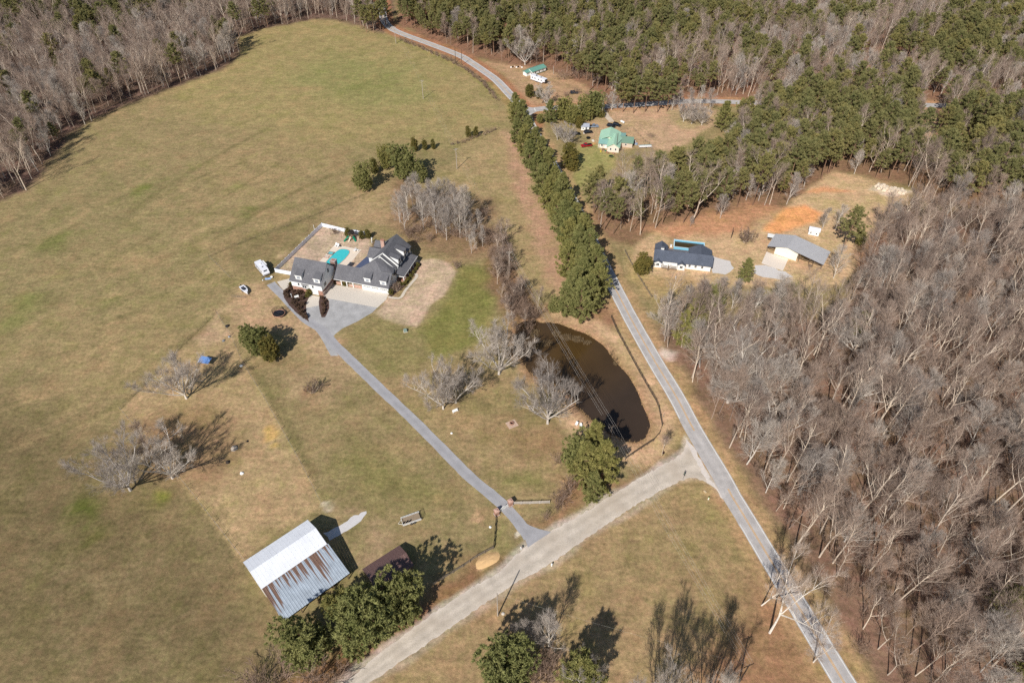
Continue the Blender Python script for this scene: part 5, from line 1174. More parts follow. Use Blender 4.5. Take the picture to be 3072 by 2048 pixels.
e = empty('brick_planter', (*ML(-32.9, 15.2), 0), R(MA), 1, 'low brick step at the near side of the spa', 'planter'); MB().box(-1.1, .9, -.7, .7, 0, .22).build('wall', BRICK, e); MB().box(-.9, .7, -.5, .5, .22, .26).build('top', CONC, e)
def deck_chair(label, a, b, rz):
    e = empty('lounge_chair', (*ML(a, b), .05), R(rz), 1, label, 'chair', 'white chairs on the pool deck')
    MB().box(-.35, .35, -.7, .45, .3, .38).build('seat', WHITE, e); MB().extr([(-.35, .45, .35), (.35, .45, .35), (.35, .85, 1.05), (-.35, .85, 1.05)], (0, .06, 0)).build('backrest', WHITE, e)
    for x in (-.3, .3):
        for y in (-.6, .4): MB().box(x - .04, x + .04, y - .04, y + .04, 0, .3).build('leg', WHITE, e)
deck_chair('left of the two white chairs at the far pool deck corner', -33.0, 23.0, -16); deck_chair('right of the two white chairs at the far pool deck corner', -31.9, 22.7, -10); deck_chair('white chair at the house-side corner of the pool deck', -23.3, 22.4, 60)
e = empty('patio_table', (*ML(-23.9, 21.6), .05), 0, 1, 'small white table at the house-side corner of the pool deck', 'table'); MB().cyl(0, 0, .66, .72, .6, k=16).build('table_top', WHITE, e); MB().cyl(0, 0, 0, .66, .07).build('leg', WHITE, e)
e = empty('glass_table', (*ML(-31.0, 22.9), .05), 0, 1, 'dark little table beside the two white chairs', 'table'); MB().box(-.3, .3, -.3, .3, .45, .5).build('table_top', BLACK, e); MB().cyl(0, 0, 0, .45, .06).build('leg', BLACK, e)
# playset
e = empty('playset', (*ML(-29.0, 29.6), 0), R(MA - 6), 1, 'wooden playset with green slides and swing frame', 'playset')
twr = MB()
for x in (-.8, .8):
    for y in (-.8, .8): twr.box(x - .07, x + .07, y - .07, y + .07, 0, 3.0)
twr.build('tower_posts', WOOD, e); MB().box(-.9, .9, -.9, .9, 1.4, 1.5).build('platform', WOOD, e)
MB().extr([(-1.1, -1.1, 3.0), (0, -1.1, 3.8), (1.1, -1.1, 3.0)], (0, 2.2, 0)).build('roof', DWOOD, e)
GS = mat('green_slide_plastic', (20, 130, 98), .4)
for (x0, y0, x1, y1) in ((-.9, -.5, -1.9, -3.2), (.9, -.4, 2.6, -1.4)):
    d = Vector((x1 - x0, y1 - y0, 0)).normalized(); n_ = Vector((-d.y, d.x, 0)) * .35
    MB().extr([(x0 + n_.x, y0 + n_.y, 1.45), (x0 - n_.x, y0 - n_.y, 1.45), (x1 - n_.x, y1 - n_.y, .1), (x1 + n_.x, y1 + n_.y, .1)], (0, 0, .12)).build('slide', GS, e)
MB().extr([(-.3, -.9, 1.4), (.3, -.9, 1.4), (.3, -2.6, .05), (-.3, -2.6, .05)], (0, 0, .1)).build('ramp', mat('pale_board', (206, 190, 168)), e)
for sx, L in ((-1, 3.2), (1, 3.2)):
    MB().tube([(sx * .9, 0, 2.4), (sx * (.9 + L), -.4, 2.4)], .07, 6).build('swing_beam', WOOD, e)
    for dy in (-1.1, 1.0): MB().tube([(sx * (.9 + L), -.4, 2.45), (sx * (1.1 + L), -.4 + dy, 0)], .06, 6).build('swing_leg', WOOD, e)
MB().box(-2.6, -2.1, -.5, -.1, .5, .55).build('swing_seat', BLACK, e)
for i, (a, b, s, lb) in enumerate([(-31.0, 30.4, 4.6, 'conifer left of the playset by the white fence'), (-25.0, 30.6, 4.0, 'left of two clipped conifers right of the playset'), (-22.6, 31.6, 4.4, 'right of two clipped conifers right of the playset')]):
    tree('cedar', *ML(a, b), lb, 'tree', s / 10, 'conifers along the pool fence', 'evergreen_tree', i, wide=1.15)
tree('bush', *ML(-37.4, 30.6), 'brown leafless bush in the far corner of the fenced yard', 'bush', .75, None, 'bare_bush', 0, wide=1.3)
tree('bush', *ML(-17.0, 25.6), 'brown bush at the back corner of the white house', 'bush', .8, None, 'bare_bush', 1)
# arbour statue by the fence
e = empty('garden_arch', (*ML(-20.0, 29.2), 0), R(20), 1, 'tall slim white garden ornament by the back fence', 'ornament'); MB().tube([(0, 0, 0), (.05, 0, 1.1), (.2, 0, 2.3)], [.22, .2, .28], 8).build('shaft', WHITE, e); MB().box(-.35, .35, -.35, .35, 0, .2).build('base', CONC, e)
# white vinyl fence
def vinyl_fence(label, pts, name='vinyl_fence', hgt=1.8, bay=2.45):
    e = empty(name, (*pts[0], 0), 0, 1, label, 'fence', 'white fence round the back yard'); ox, oy = pts[0]
    for a, b in zip(pts[:-1], pts[1:]):
        L = math.hypot(b[0] - a[0], b[1] - a[1]); n = max(1, round(L / bay)); ux, uy = (b[0] - a[0]) / L, (b[1] - a[1]) / L; rz = math.atan2(uy, ux); s = L / n
        for k in range(n + 1):
            p = MB().box(-.07, .07, -.07, .07, 0, hgt + .12).build('post', VINYL, e, (a[0] + ux * s * k - ox, a[1] + uy * s * k - oy, 0), rz); MB().taper(-.1, .1, -.1, .1, hgt + .12, hgt + .2, .08, .08, .08, .08).build('post_cap', VINYL, p)
            if k < n: MB().box(.07, s - .07, -.03, .03, .08, hgt).build('panel', VINYL, e, (a[0] + ux * s * k - ox, a[1] + uy * s * k - oy, 0), rz)
    return e
FA, FB, FC, FD = G(826.8, 817), G(967, 680), G(1033, 696), G(1104, 707)
vinyl_fence('long white vinyl fence side along the field', [FA, FB]); vinyl_fence('white vinyl fence along the back behind the playset', [FB, FC, FD]); vinyl_fence('short white vinyl fence joining the garage apartment', [FA, G(876, 826)])
e = empty('marker_post', (*G(944, 692), 0), 0, 1, 'single white post beside the fence corner', 'post'); MB().cyl(0, 0, 0, 2.6, .1, .08).build('shaft', WHITE, e); MB().cyl(0, 0, 2.6, 2.7, .13).build('cap', WHITE, e)
# flower beds with clipped shrubs
MULCH = mat('dark_mulch', (88, 68, 60), .95, .3, 2.5, bump=.3)
flat('planting_bed', c1([(600, 890), (540, 885), (500, 912), (510, 980), (560, 1060), (640, 1140), (762, 1228), (738, 1130), (730, 1050), (775, 955), (720, 915)]), 0.05, MULCH, dense=.6, jit=.08)
flat('planting_bed', c1([(870, 962), (925, 972), (962, 1020), (967, 1090), (925, 1180), (888, 1182), (868, 1110), (860, 1030)]), 0.05, MULCH, dense=.6, jit=.06)
flat('planting_bed', mpoly([(.3, -.6), (1.6, -.8), (4.0, 7), (5.0, 21), (3.4, 22), (3.2, 9), (.3, 5)]), 0.05, MULCH, dense=.8, jit=.06)
br = random.Random(8)
def bed(pts, cr, label, grp, s0, s1, kind='boxbush'):
    for x, y in pts:
        tree(kind, *cr(x, y), label, 'shrub', br.uniform(s0, s1), grp, 'garden_shrub', wide=1.1)
cc = lambda x, y: G(x / 3.357 + 700, y / 3.357 + 600)
bed([(545, 930), (575, 900), (610, 925), (560, 980), (600, 1010), (640, 1020), (660, 950), (700, 940), (690, 1000), (640, 1080), (665, 1110), (680, 1150), (700, 1130), (715, 1180), (655, 1060), (600, 1050), (740, 1190), (620, 970), (530, 960), (705, 1060)], cc, 'small dark shrub in the wedge-shaped bed beside the driveway', 'shrubs in the wedge bed', .7, 1.25, 'brownbush')
bed([(585, 868), (600, 845), (752, 975), (770, 950)], cc, 'green shrub against the garage apartment wall', 'green shrubs by the garage apartment', 1.0, 1.5)
bed([(885, 985), (905, 1000), (925, 1030), (905, 1060), (925, 1080), (915, 1120), (905, 1150)], cc, 'small shrub in the narrow island bed of the parking area', 'shrubs in the island bed', .6, .9, 'brownbush')
bed([(1735, 845), (1760, 815), (1790, 775), (1815, 740), (1840, 705), (1860, 670), (1700, 860), (1660, 850)], cc, 'clipped shrub along the front porch', 'shrubs along the porch', .8, 1.1)
tree('bush', *cc(1640, 920), 'large tan leafless bush at the garage corner', 'bush', 1.05, None, 'bare_bush', 2, wide=1.05); tree('boxbush', *cc(1585, 950), 'upright green shrub at the garage corner', 'shrub', 1.5, None, 'garden_shrub', 1, wide=.9)
tree('boxbush', *ML(-18.0, .5), 'yellow-green shrub by the breezeway door', 'shrub', 1.1, None, 'garden_shrub', 0, wide=.7); tree('bush', *cc(2250, 690), 'bare bush at the edge of the tan lawn', 'bush', .9, None, 'bare_bush', 1)
e = empty('garden_bench', (*cc(640, 985), .05), R(30), 1, 'white arched garden bench in the wedge bed', 'bench'); MB().box(-.8, .8, -.25, .25, .42, .48).build('seat', WHITE, e); MB().box(-.8, .8, .2, .26, .48, 1.0).build('backrest', WHITE, e)
for x in (-.7, .7): MB().box(x - .05, x + .05, -.22, .22, 0, .42).build('leg', WHITE, e)
e = empty('lamp_post', (*cc(597, 1005), .05), 0, 1, 'white lamp post in the wedge bed', 'lamp post'); MB().cyl(0, 0, 0, 2.6, .09, .07).build('pole', WHITE, e); MB().taper(-.16, .16, -.16, .16, 2.6, 3.0, -.05, -.05, -.05, -.05).build('lantern', WHITE, e); MB().taper(-.24, .24, -.24, .24, 3.0, 3.15, .2, .2, .2, .2).build('lantern_roof', BLACK, e)
e = empty('utility_box', (*cc(1733, 1322), 0), R(15), 1, 'small green utility cabinet on the front lawn', 'cabinet'); UG = mat('utility_green', (132, 150, 140), .5); MB().box(-.55, .55, -.5, .5, .1, .85).build('body', UG, e); MB().taper(-.58, .58, -.53, .53, .85, 1.0, .1, .1, .1, .1).build('lid', UG, e); MB().box(-.7, .7, -.65, .65, 0, .1).build('pad', CONC, e)
# travel trailer
def wheel_(e, x, y, r, w, name='wheel', rim=True):
    o = MB().tube([(x, y - w / 2, r), (x, y + w / 2, r)], r, 14).build(name, RUBBER, e)
    if rim: MB().tube([(x, y - w / 2 - .012, r), (x, y + w / 2 + .012, r)], r * .55, 12).build('rim', STEEL, o)
    return o
RVW = mat('rv_white_fibreglass', (230, 230, 234), .3, .06, .8, spec=.5)
e = empty('travel_trailer', (*G(790, 815), 0), math.atan2(G(803, 833)[1] - G(770, 795)[1], G(803, 833)[0] - G(770, 795)[0]), 1, 'white travel trailer with slide-outs parked at the end of the driveway', 'trailer')
Lr = 8.0
MB().extr([(-Lr / 2, -1.25, .7), (Lr / 2 - .3, -1.25, .7), (Lr / 2, -1.25, 1.4), (Lr / 2 - .9, -1.25, 3.0), (-Lr / 2 + .1, -1.25, 3.05), (-Lr / 2, -1.25, 2.6)], (0, 2.5, 0)).build('body', RVW, e)
MB().box(-2.9, .3, 1.251, 1.95, 1.0, 2.75).build('slide_out', RVW, e); MB().box(-3.0, .4, 1.252, 2.02, 2.75, 2.83).build('slide_roof', WHITE, e)
MB().box(-3.6, .2, -1.45, -1.255, 2.55, 2.72).build('awning', mat('awning_grey', (150, 152, 160)), e)
MB().box(-1.4, -.7, -.35, .35, 3.04, 3.32).build('air_conditioner', WHITE, e); MB().box(.9, 1.3, -.25, .25, 3.03, 3.16).build('roof_vent', BLACK, e); MB().extr([(Lr / 2 - .52, -.7, 2.28), (Lr / 2 - .75, -.7, 2.7), (Lr / 2 - .73, -.7, 2.72), (Lr / 2 - .5, -.7, 2.3)], (0, 1.4, 0)).build('front_window', GLASS, e)
for x, w_ in ((-2.6, .9), (-.4, .9), (1.6, .8)): MB().box(x, x + w_, -1.275, -1.252, 1.6, 2.2).build('window', GLASS, e)
MB().box(2.6, 3.2, -1.275, -1.252, .8, 2.5).build('door', WHITE, e); MB().box(-Lr / 2, Lr / 2 - .4, -1.265, -1.2515, 1.15, 1.35).build('stripe', mat('rv_grey_stripe', (140, 146, 158)), e)
for x in (-.5, .45):
    for y in (-1.12, 1.12): wheel_(e, x, y, .36, .22)
MB().tube([(Lr / 2 - .2, -.7, .62), (Lr / 2 + 1.3, 0, .6), (Lr / 2 - .2, .7, .62)], .06, 6).build('hitch', BLACK, e); MB().box(2.9, 3.3, -2.0, -1.26, .25, .34).build('step', STEEL, e)
e = empty('tarp_bundle', (*G(804, 836), .03), R(10), 1, 'crumpled pale blue tarpaulin in front of the travel trailer', 'tarpaulin'); bb = MB(); q_ = random.Random(3)
gxs = [(i, j) for i in range(6) for j in range(4)]
bb.add([(i * .45 - 1.1 + q_.uniform(-.1, .1), j * .4 - .6 + q_.uniform(-.1, .1), .05 + .3 * q_.random() * (0 < i < 5) * (0 < j < 3)) for i, j in gxs], [(i * 4 + j, (i + 1) * 4 + j, (i + 1) * 4 + j + 1, i * 4 + j + 1) for i in range(5) for j in range(3)])
bb.build('sheet', mat('pale_blue_tarp', (150, 176, 214), .5), e)
e = empty('satellite_dish', (*G(815, 834), .03), R(40), 1, 'small pale dish on the driveway end by the trailer', 'dish'); MB().tube([(0, 0, .5), (0, -.12, .6), (0, -.16, .65)], [.15, .38, .45], 14).build('reflector', WHITE, e); MB().cyl(0, 0, 0, .5, .05).build('stand', STEEL, e)
e = empty('storage_tub', (*G(789, 842), .03), R(25), 1, 'small white bucket at the driveway end', 'bucket'); MB().cyl(0, 0, 0, .45, .18, .23, 12).build('body', WHITE, e); MB().tube([(-.23, 0, .42), (0, -.1, .62), (.23, 0, .42)], .015, 4).build('handle', STEEL, e)
# boat on its trailer
e = empty('motor_boat', (*G(735, 874), .25), math.atan2(G(745, 888)[1] - G(722, 862)[1], G(745, 888)[0] - G(722, 862)[0]), .92, 'white motor boat on a trailer with open dark cockpit', 'boat')
secs = [(-2.9, 1.0, .95), (-1.5, 1.15, 1.0), (0, 1.15, 1.08), (1.4, .95, 1.15), (2.4, .5, 1.22), (2.95, .06, 1.26)]
vs_ = []
for x, w, z in secs: vs_ += [(x, -w, z), (x, -w * .7, .25), (x, 0, .05), (x, w * .7, .25), (x, w, z)]
fs_ = [(i * 5 + k, i * 5 + k + 1, i * 5 + k + 6, i * 5 + k + 5) for i in range(5) for k in range(4)] + [(0, 1, 2, 3, 4)]
MB().add(vs_, fs_).build('hull', RVW, e)
inner = [(-1.9, .75), (.1, .8), (1.0, .45)]
dk = MB()
dk.add([(-2.9, -1.0, .95), (-1.9, -.75, .99), (.1, -.8, 1.1), (1.0, -.45, 1.15), (1.0, .45, 1.15), (.1, .8, 1.1), (-1.9, .75, .99), (-2.9, 1.0, .95), (-1.5, -1.15, 1.0), (0, -1.15, 1.08), (1.4, -.95, 1.15), (2.4, -.5, 1.22), (2.95, 0, 1.27), (2.4, .5, 1.22), (1.4, .95, 1.15), (0, 1.15, 1.08), (-1.5, 1.15, 1.0)],
       [(0, 8, 1), (8, 9, 2, 1), (9, 10, 3, 2), (10, 11, 12, 13, 14, 4, 3), (14, 15, 5, 4), (15, 16, 6, 5), (16, 7, 6), (7, 0, 1, 6)])
dk.build('deck', RVW, e); MB().box(-1.9, .9, -.72, .72, .5, .56).build('cockpit_floor', mat('cockpit_grey', (92, 92, 104)), e)
for y in (-.4, .4): MB().box(-.9, -.4, y - .25, y + .25, .56, 1.05).build('seat', mat('seat_vinyl', (52, 52, 60)), e)
MB().extr([(.3, -.75, 1.1), (.75, -.5, 1.14), (.45, -.5, 1.5), (.1, -.75, 1.45)], (0, 0.03, 0)).build('windscreen', GLASS, e); MB().extr([(.75, -.5, 1.14), (.75, .5, 1.14), (.45, .5, 1.5), (.45, -.5, 1.5)], (.03, 0, 0)).build('windscreen', GLASS, e)
MB().box(-3.35, -2.9, -.2, .2, .3, 1.35).build('outboard_motor', BLACK, e)
for x in (-.6, .2):
    for y in (-1.0, 1.0): wheel_(e, x, y, .3, .2)
MB().tube([(-2, 0, .12), (2.2, 0, .2), (4.0, 0, .3)], .06, 6).build('trailer_frame', STEEL, e)
e = empty('wire_pen', (*G(718, 892), 0), R(-5), 1, 'low grey wire pen panels lying by the boat', 'fence')
for k in range(3):
    pn = MB().box(k * 1.9 - 3, k * 1.9 - 1.15, -.02, .02, .05, .09).build('rail', STEEL, e); MB().box(k * 1.9 - 3, k * 1.9 - 1.15, -.02, .02, .85, .89).build('rail', STEEL, e)
    for j in range(8): MB().box(k * 1.9 - 3 + j * .26, k * 1.9 - 2.98 + j * .26, -.012, .012, .09, .85).build('bar', STEEL, e)
# trampoline with safety net
e = empty('trampoline', (*G(838, 945), 0), 0, 1, 'round trampoline with orange rim and black safety net', 'trampoline')
def ring(r0, r1, z0, z1, n=32):
    m = MB(); v0 = []
    for k in range(n):
        a = 6.2832 * k / n; v0 += [(r0 * math.cos(a), r0 * math.sin(a), z0), (r1 * math.cos(a), r1 * math.sin(a), z0), (r1 * math.cos(a), r1 * math.sin(a), z1), (r0 * math.cos(a), r0 * math.sin(a), z1)]
    return m.add(v0, [(k * 4 + j, ((k + 1) % n) * 4 + j, ((k + 1) % n) * 4 + (j + 1) % 4, k * 4 + (j + 1) % 4) for k in range(n) for j in range(4)])
ring(1.95, 2.22, .85, .93).build('rim_pad', mat('orange_pad', (222, 168, 140), .6), e)
MB().prism([(1.96 * math.cos(6.2832 * k / 28), 1.96 * math.sin(6.2832 * k / 28)) for k in range(28)], .84, .88).build('mat', mat('trampoline_mat', (34, 36, 44), .7), e)
for k in range(6):
    a = 6.2832 * k / 6; c_, s_ = math.cos(a), math.sin(a); MB().tube([(2.1 * c_, 2.1 * s_, 0), (2.1 * c_, 2.1 * s_, .85)], .04, 6).build('leg', STEEL, e); MB().tube([(2.2 * c_, 2.2 * s_, .5), (2.2 * c_, 2.2 * s_, 2.7)], .04, 6).build('net_pole', BLACK, e)
nt = MB()
for k in range(72):
    a = 6.2832 * k / 72; nt.tube([(2.12 * math.cos(a), 2.12 * math.sin(a), .93), (2.12 * math.cos(a), 2.12 * math.sin(a), 2.6)], .018, 3, False)
for z in np.linspace(1.1, 2.6, 11): nt.tube([(2.12 * math.cos(6.2832 * k / 36), 2.12 * math.sin(6.2832 * k / 36), z) for k in range(37)], .014, 3, False)
nt.build('safety_net', mat('black_netting', (40, 38, 36), .9), e)
# blue tarp shelter
e = empty('tarp_shelter', (*G(618, 1090), 0), R(-14), 1, 'blue tarpaulin shelter on posts beside the bare tree', 'shelter')
MB().add([(-2, -1.2, 1.3), (2, -1.2, 1.35), (2.1, 1.2, 2.0), (-1.9, 1.2, 2.05), (0, 0, 1.6)], [(0, 1, 4), (1, 2, 4), (2, 3, 4), (3, 0, 4)]).build('roof', mat('blue_tarp', (104, 138, 190), .5, .12), e)
for x, y, z in ((-1.9, -1.1, 1.3), (1.9, -1.1, 1.33), (2, 1.1, 2), (-1.8, 1.1, 2)): MB().cyl(x, y, 0, z, .05, k=6).build('post', WOOD, e)
# flatbed trailer with white rails
e = empty('utility_trailer', (*G(1234, 1559), 0), R(22.5), 1, 'white-railed utility trailer with wooden deck on the grass', 'trailer')
for k in range(7): MB().box(-2.4, 2.4, -1.15 + k * .33, -1.15 + k * .33 + .31, .5, .56).build('deck_board', mat('trailer_board', (150, 132, 110), .9, .25, 2), e)
for y in (-1.2, 1.2):
    MB().box(-2.5, 2.5, y - .05, y + .05, .42, .55).build('frame_rail', WHITE, e); MB().box(-2.5, 2.5, y - .05, y + .05, .92, 1.02).build('top_rail', WHITE, e)
    for k in range(7): MB().box(-2.47 + k * .82, -2.4 + k * .82, y - .04, y + .04, .55, .92).build('stake', WHITE, e)
MB().box(-2.56, -2.5, -1.2, 1.2, .92, 1.02).build('top_rail', WHITE, e); MB().box(-2.56, -2.5, -1.2, 1.2, .42, .55).build('frame_rail', WHITE, e)
for x in (-.3, .55):
    for y in (-1.4, 1.4): wheel_(e, x, y, .33, .2)
MB().tube([(-2.5, -.8, .45), (-3.6, 0, .42), (-2.5, .8, .45)], .05, 6).build('hitch', WHITE, e)
gte = MB().box(2.52, 2.58, -1.15, 1.15, .5, .56).build('ramp_gate', BLACK, e)
for k in range(6): MB().box(2.52, 2.58, -1.1 + k * .43, -1.05 + k * .43, .56, 1.7).build('bar', BLACK, gte)
MB().box(2.52, 2.58, -1.15, 1.15, 1.7, 1.77).build('bar', BLACK, gte)
e = empty('load_of_blocks', (*G(1222, 1568), .56), R(20), 1, 'dark lumps lying on the utility trailer deck', 'load')
for k in range(6): MB().taper(-.2, .2, -.15, .15, 0, .25, .05, .04, .03, .05).build('block', BLACK, e, (k * .42 - 1.1, (k % 2) * .3 - .2, 0), k * .7)

# ================================================================ ENTRANCE GATE AND FENCES
def pillar(label, px, py):
    e = empty('gate_pillar', (*G(px, py), 0), R(30), 1, label, 'pillar', 'brick pillars at the drive entrance')
    MB().box(-.55, .55, -.55, .55, 0, 1.9).build('shaft', BRICK, e); MB().box(-.68, .68, -.68, .68, 1.9, 2.02).build('cap', mat('pillar_cap', (196, 158, 140)), e); MB().box(-.7, .7, -.7, .7, 0, .25).build('plinth', BRICKD, e); MB().taper(-.5, .5, -.5, .5, 2.02, 2.2, .3, .3, .3, .3).build('cap_top', mat('pillar_cap', (0, 0, 0)), e)
pillar('brick gate pillar at the right of the driveway', 1531, 1514); pillar('brick gate pillar at the left of the driveway', 1490, 1543)
P1, P2 = G(1490, 1543), G(1531, 1514); L_ = math.hypot(P2[0] - P1[0], P2[1] - P1[1])
e = empty('entrance_gate', (*P1, 0), math.atan2(P2[1] - P1[1], P2[0] - P1[0]), 1, 'white arched gate across the driveway between the pillars', 'gate')
for s0, s1, sg in ((.75, L_ / 2 - .05, 1), (L_ / 2 + .05, L_ - .75, -1)):
    lf = MB().box(s0, s1, -.04, .04, .25, .37).build('leaf', WHITE, e); n = 11
    top = [(s0 + (s1 - s0) * k / n, 0, (1.2 + .5 * (k / n if sg > 0 else 1 - k / n) ** 2)) for k in range(n + 1)]
    MB().tube(top, .06, 6).build('top_rail', WHITE, lf)
    for k in range(n + 1): MB().box(top[k][0] - .035, top[k][0] + .035, -.03, .03, .37, top[k][2]).build('picket', WHITE, lf)
def board_fence(label, pts, m, rails=(.35, .75, 1.15), post=None, bay=2.6, rw=.15, hp=1.3, name='board_fence', group=None, fall=0):
    e = empty(name, (*pts[0], 0), 0, 1, label, 'fence', group); ox, oy = pts[0]
    for a, b in zip(pts[:-1], pts[1:]):
        L = math.hypot(b[0] - a[0], b[1] - a[1]); n = max(1, round(L / bay)); ux, uy = (b[0] - a[0]) / L, (b[1] - a[1]) / L; rz = math.atan2(uy, ux); s = L / n
        pm = MB().box(-.07, .07, -.07, .07, 0, hp).mesh('post', post or m); rm_ = MB().box(0, s - .02, -.08, -.04 + .0, 0, rw).mesh('rail', m)
        for k in range(n + 1):
            link_mesh('post', pm, e, (a[0] + ux * s * k - ox, a[1] + uy * s * k - oy, 0), rz)
            if k < n:
                for z in rails: link_mesh('rail', rm_, e, (a[0] + ux * s * k - ox, a[1] + uy * s * k - oy, z), rz)
    return e
GREYW = mat('silvered_rail', (196, 188, 180), .8, .2, 2)
board_fence('white-grey board fence running right from the gate pillar', [G(1536, 1512), G(1590, 1511), G(1648, 1509)], GREYW, (.3, .7, 1.1), rw=.2)
board_fence('black board fence running from the left gate pillar to the road', [G(1488, 1550), G(1485, 1600), G(1481, 1644)], DWOOD, (.3, .65, 1.0), rw=.2)
board_fence('weathered board fence above the sand pile along the ditch', [G(1480, 1646), G(1430, 1672), G(1390, 1700), G(1300, 1755)], mat('grey_rail', (134, 122, 108), .9), (.3, .7, 1.05))
board_fence('dark board fence between pond and paved road', crop(2.94, 1250, 850, [(1715, 300), (1770, 430), (1830, 540), (1900, 670), (1960, 780), (2040, 920), (2110, 1040), (2135, 1100), (2150, 1180), (2165, 1260), (2140, 1330), (2090, 1390), (1980, 1460), (1840, 1555)]), mat('dark_rail', (92, 80, 68), .9), (.3, .7, 1.05), rw=.19)
board_fence('weathered board fence along the ranch house road frontage', [G(1875, 755), G(1890, 785), G(1915, 830), G(1955, 893)], mat('grey_rail', (0, 0, 0)), (.35, .8))
def wire_fence(label, pts, bay=5.5, group='wire fences of the paddock'):
    e = empty('wire_fence', (*pts[0], 0), 0, 1, label, 'fence', group); ox, oy = pts[0]
    pm = MB().cyl(0, 0, 0, 1.35, .07, .06, 6).mesh('post', WOOD)
    for a, b in zip(pts[:-1], pts[1:]):
        L = math.hypot(b[0] - a[0], b[1] - a[1]); n = max(1, round(L / bay))
        for k in range(n): link_mesh('post', pm, e, (a[0] + (b[0] - a[0]) * k / n - ox, a[1] + (b[1] - a[1]) * k / n - oy, 0))
        for z in (.4, .8, 1.2): MB().tube([(a[0] - ox, a[1] - oy, z), (b[0] - ox, b[1] - oy, z)], .012, 3).build('wire', STEEL, e)
wire_fence('wire fence along the field side of the paddock', vpoly([(497, 718), (410, 803), (276, 940)])); wire_fence('wire fence from the paddock corner down to the barn', vpoly([(276, 940), (430, 1118), (562, 1288)]))
wire_fence('wire fence between paddock and driveway grass', vpoly([(497, 718), (530, 770), (560, 838), (606, 912), (692, 1065), (740, 1160)])); wire_fence('wire fence line running up the field behind the house', vpoly([(840, 445), (735, 490), (660, 520), (575, 550), (480, 590), (530, 640)]))
wire_fence('wire fence round the yard of the green-roofed house', gpoly([(1862, 392), (1900, 388), (1935, 425), (1960, 440)]), 3, None)

# ================================================================ POLES, SIGNS, MAILBOXES
POLEW = mat('pole_grey_wood', (176, 164, 150), .85, .15, 2); POLED = mat('pole_dark_wood', (84, 72, 62), .85, .2, 2)
POLES = {}
def pole(key, px, py, label, hgt=10.8, arm=True, dark=False, rz=0.0):
    x, y = G(px, py); e = empty('utility_pole', (x, y, 0), R(rz), 1, label, 'utility pole', 'utility poles'); m = POLED if dark else POLEW
    MB().cyl(0, 0, -.2, hgt, .18, .12, 10).build('pole', m, e)
    if arm:
        MB().box(-1.25, 1.25, -.06, .06, hgt - .55, hgt - .4).build('crossarm', m, e)
        for k in (-1.1, -.5, .5, 1.1): MB().cyl(k, 0, hgt - .4, hgt - .15, .05, k=8).build('insulator', mat('insulator_grey', (196, 200, 204), .3), e)
        MB().tube([(-.7, 0, hgt - .5), (0, 0, hgt - 1.2), (.7, 0, hgt - .5)], .03, 4).build('brace', STEEL, e)
    else: MB().cyl(0, 0, hgt, hgt + .25, .05, k=8).build('insulator', mat('insulator_grey', (0, 0, 0)), e)
    POLES[key] = (x, y, hgt, R(rz)); return e
pole('near', 1493.3, 1846, 'pale pole standing alone below the gravel road', 11, False); pole('bot', 2217, 2046, 'dark cross-armed pole at the bottom edge', 9.8, True, True, 20); pole('pond', 1826, 1345, 'utility pole by the pond beside the evergreens', 10.5, True, True, 25)
pole('grove', 1528, 820, 'pale utility pole in the field strip above the pond', 10.4, True, False, 10); pole('field', 1371, 507, 'pale cross-armed pole in the field strip behind the grove', 10.6, True, False, 20); pole('far', 1270, 297, 'thin cross-armed pole in the far field', 10.6, True, False, 20); pole('bend', 1188, 131, 'cross-armed pole at the far corner of the field', 10.6, True, False, 30)
pole('road1', 1367, 188, 'left of two dark poles by the far road', 9.5, False, True); pole('road2', 1386, 196, 'right of two dark poles by the far road', 9.5, False, True); pole('yard', 1848, 457, 'dark pole in front of the green-roofed house', 10, False, True); pole('junc', 1805, 353, 'pale pole beside the drive of the green-roofed house', 9.5, False)
pole('mobile', 1660, 223, 'short pale pole beside the far mobile home', 5, False); pole('ranch', 2193, 714, 'short dark pole behind the ranch house', 5.0, False, True)
WIRE = mat('wire_aluminium', (184, 178, 170), .6, .05, 1)
def wires(a, b, label, offs=(-1.1, -.5, .5, 1.1), sag=.9, r=.008):
    xa, ya, ha, ra = POLES[a]; xb, yb, hb, rb = POLES[b]; e = empty('power_line', (xa, ya, 0), 0, 1, label, 'power line', 'power lines')
    for o in offs:
        p0 = (o * math.cos(ra), o * math.sin(ra), ha - .15); p1 = (xb - xa + o * math.cos(rb), yb - ya + o * math.sin(rb), hb - .15)
        MB().tube([(p0[0] + (p1[0] - p0[0]) * t_, p0[1] + (p1[1] - p0[1]) * t_, p0[2] + (p1[2] - p0[2]) * t_ - sag * 4 * t_ * (1 - t_)) for t_ in np.linspace(0, 1, 12)], r, 4, False).build('wire', WIRE, e)
wires('grove', 'pond', 'power line wires crossing over the pond', r=.02); wires('pond', 'bot', 'power line wires crossing the gravel road and lower field', r=.015); wires('field', 'grove', 'power line wires along the field strip'); wires('far', 'field', 'power line wires over the far field'); wires('bend', 'far', 'power line wires at the far corner of the field')
wires('near', 'bot', 'thin wires from the lone pale pole', (0,), .8, .008)
def mailbox(label, px, py, rz, c):
    e = empty('mailbox', (*G(px, py), 0), R(rz), 1, label, 'mailbox'); MB().box(-.06, .06, -.06, .06, 0, 1.05).build('post', c, e)
    MB().extr([(-.13, -.3, 1.05), (.13, -.3, 1.05), (.13, -.3, 1.22), (.09, -.3, 1.31), (-.09, -.3, 1.31), (-.13, -.3, 1.22)], (0, .6, 0)).build('box', c, e); MB().box(.131, .15, -.05, .08, 1.2, 1.4).build('flag', mat('mailbox_flag', (170, 40, 36)), e)
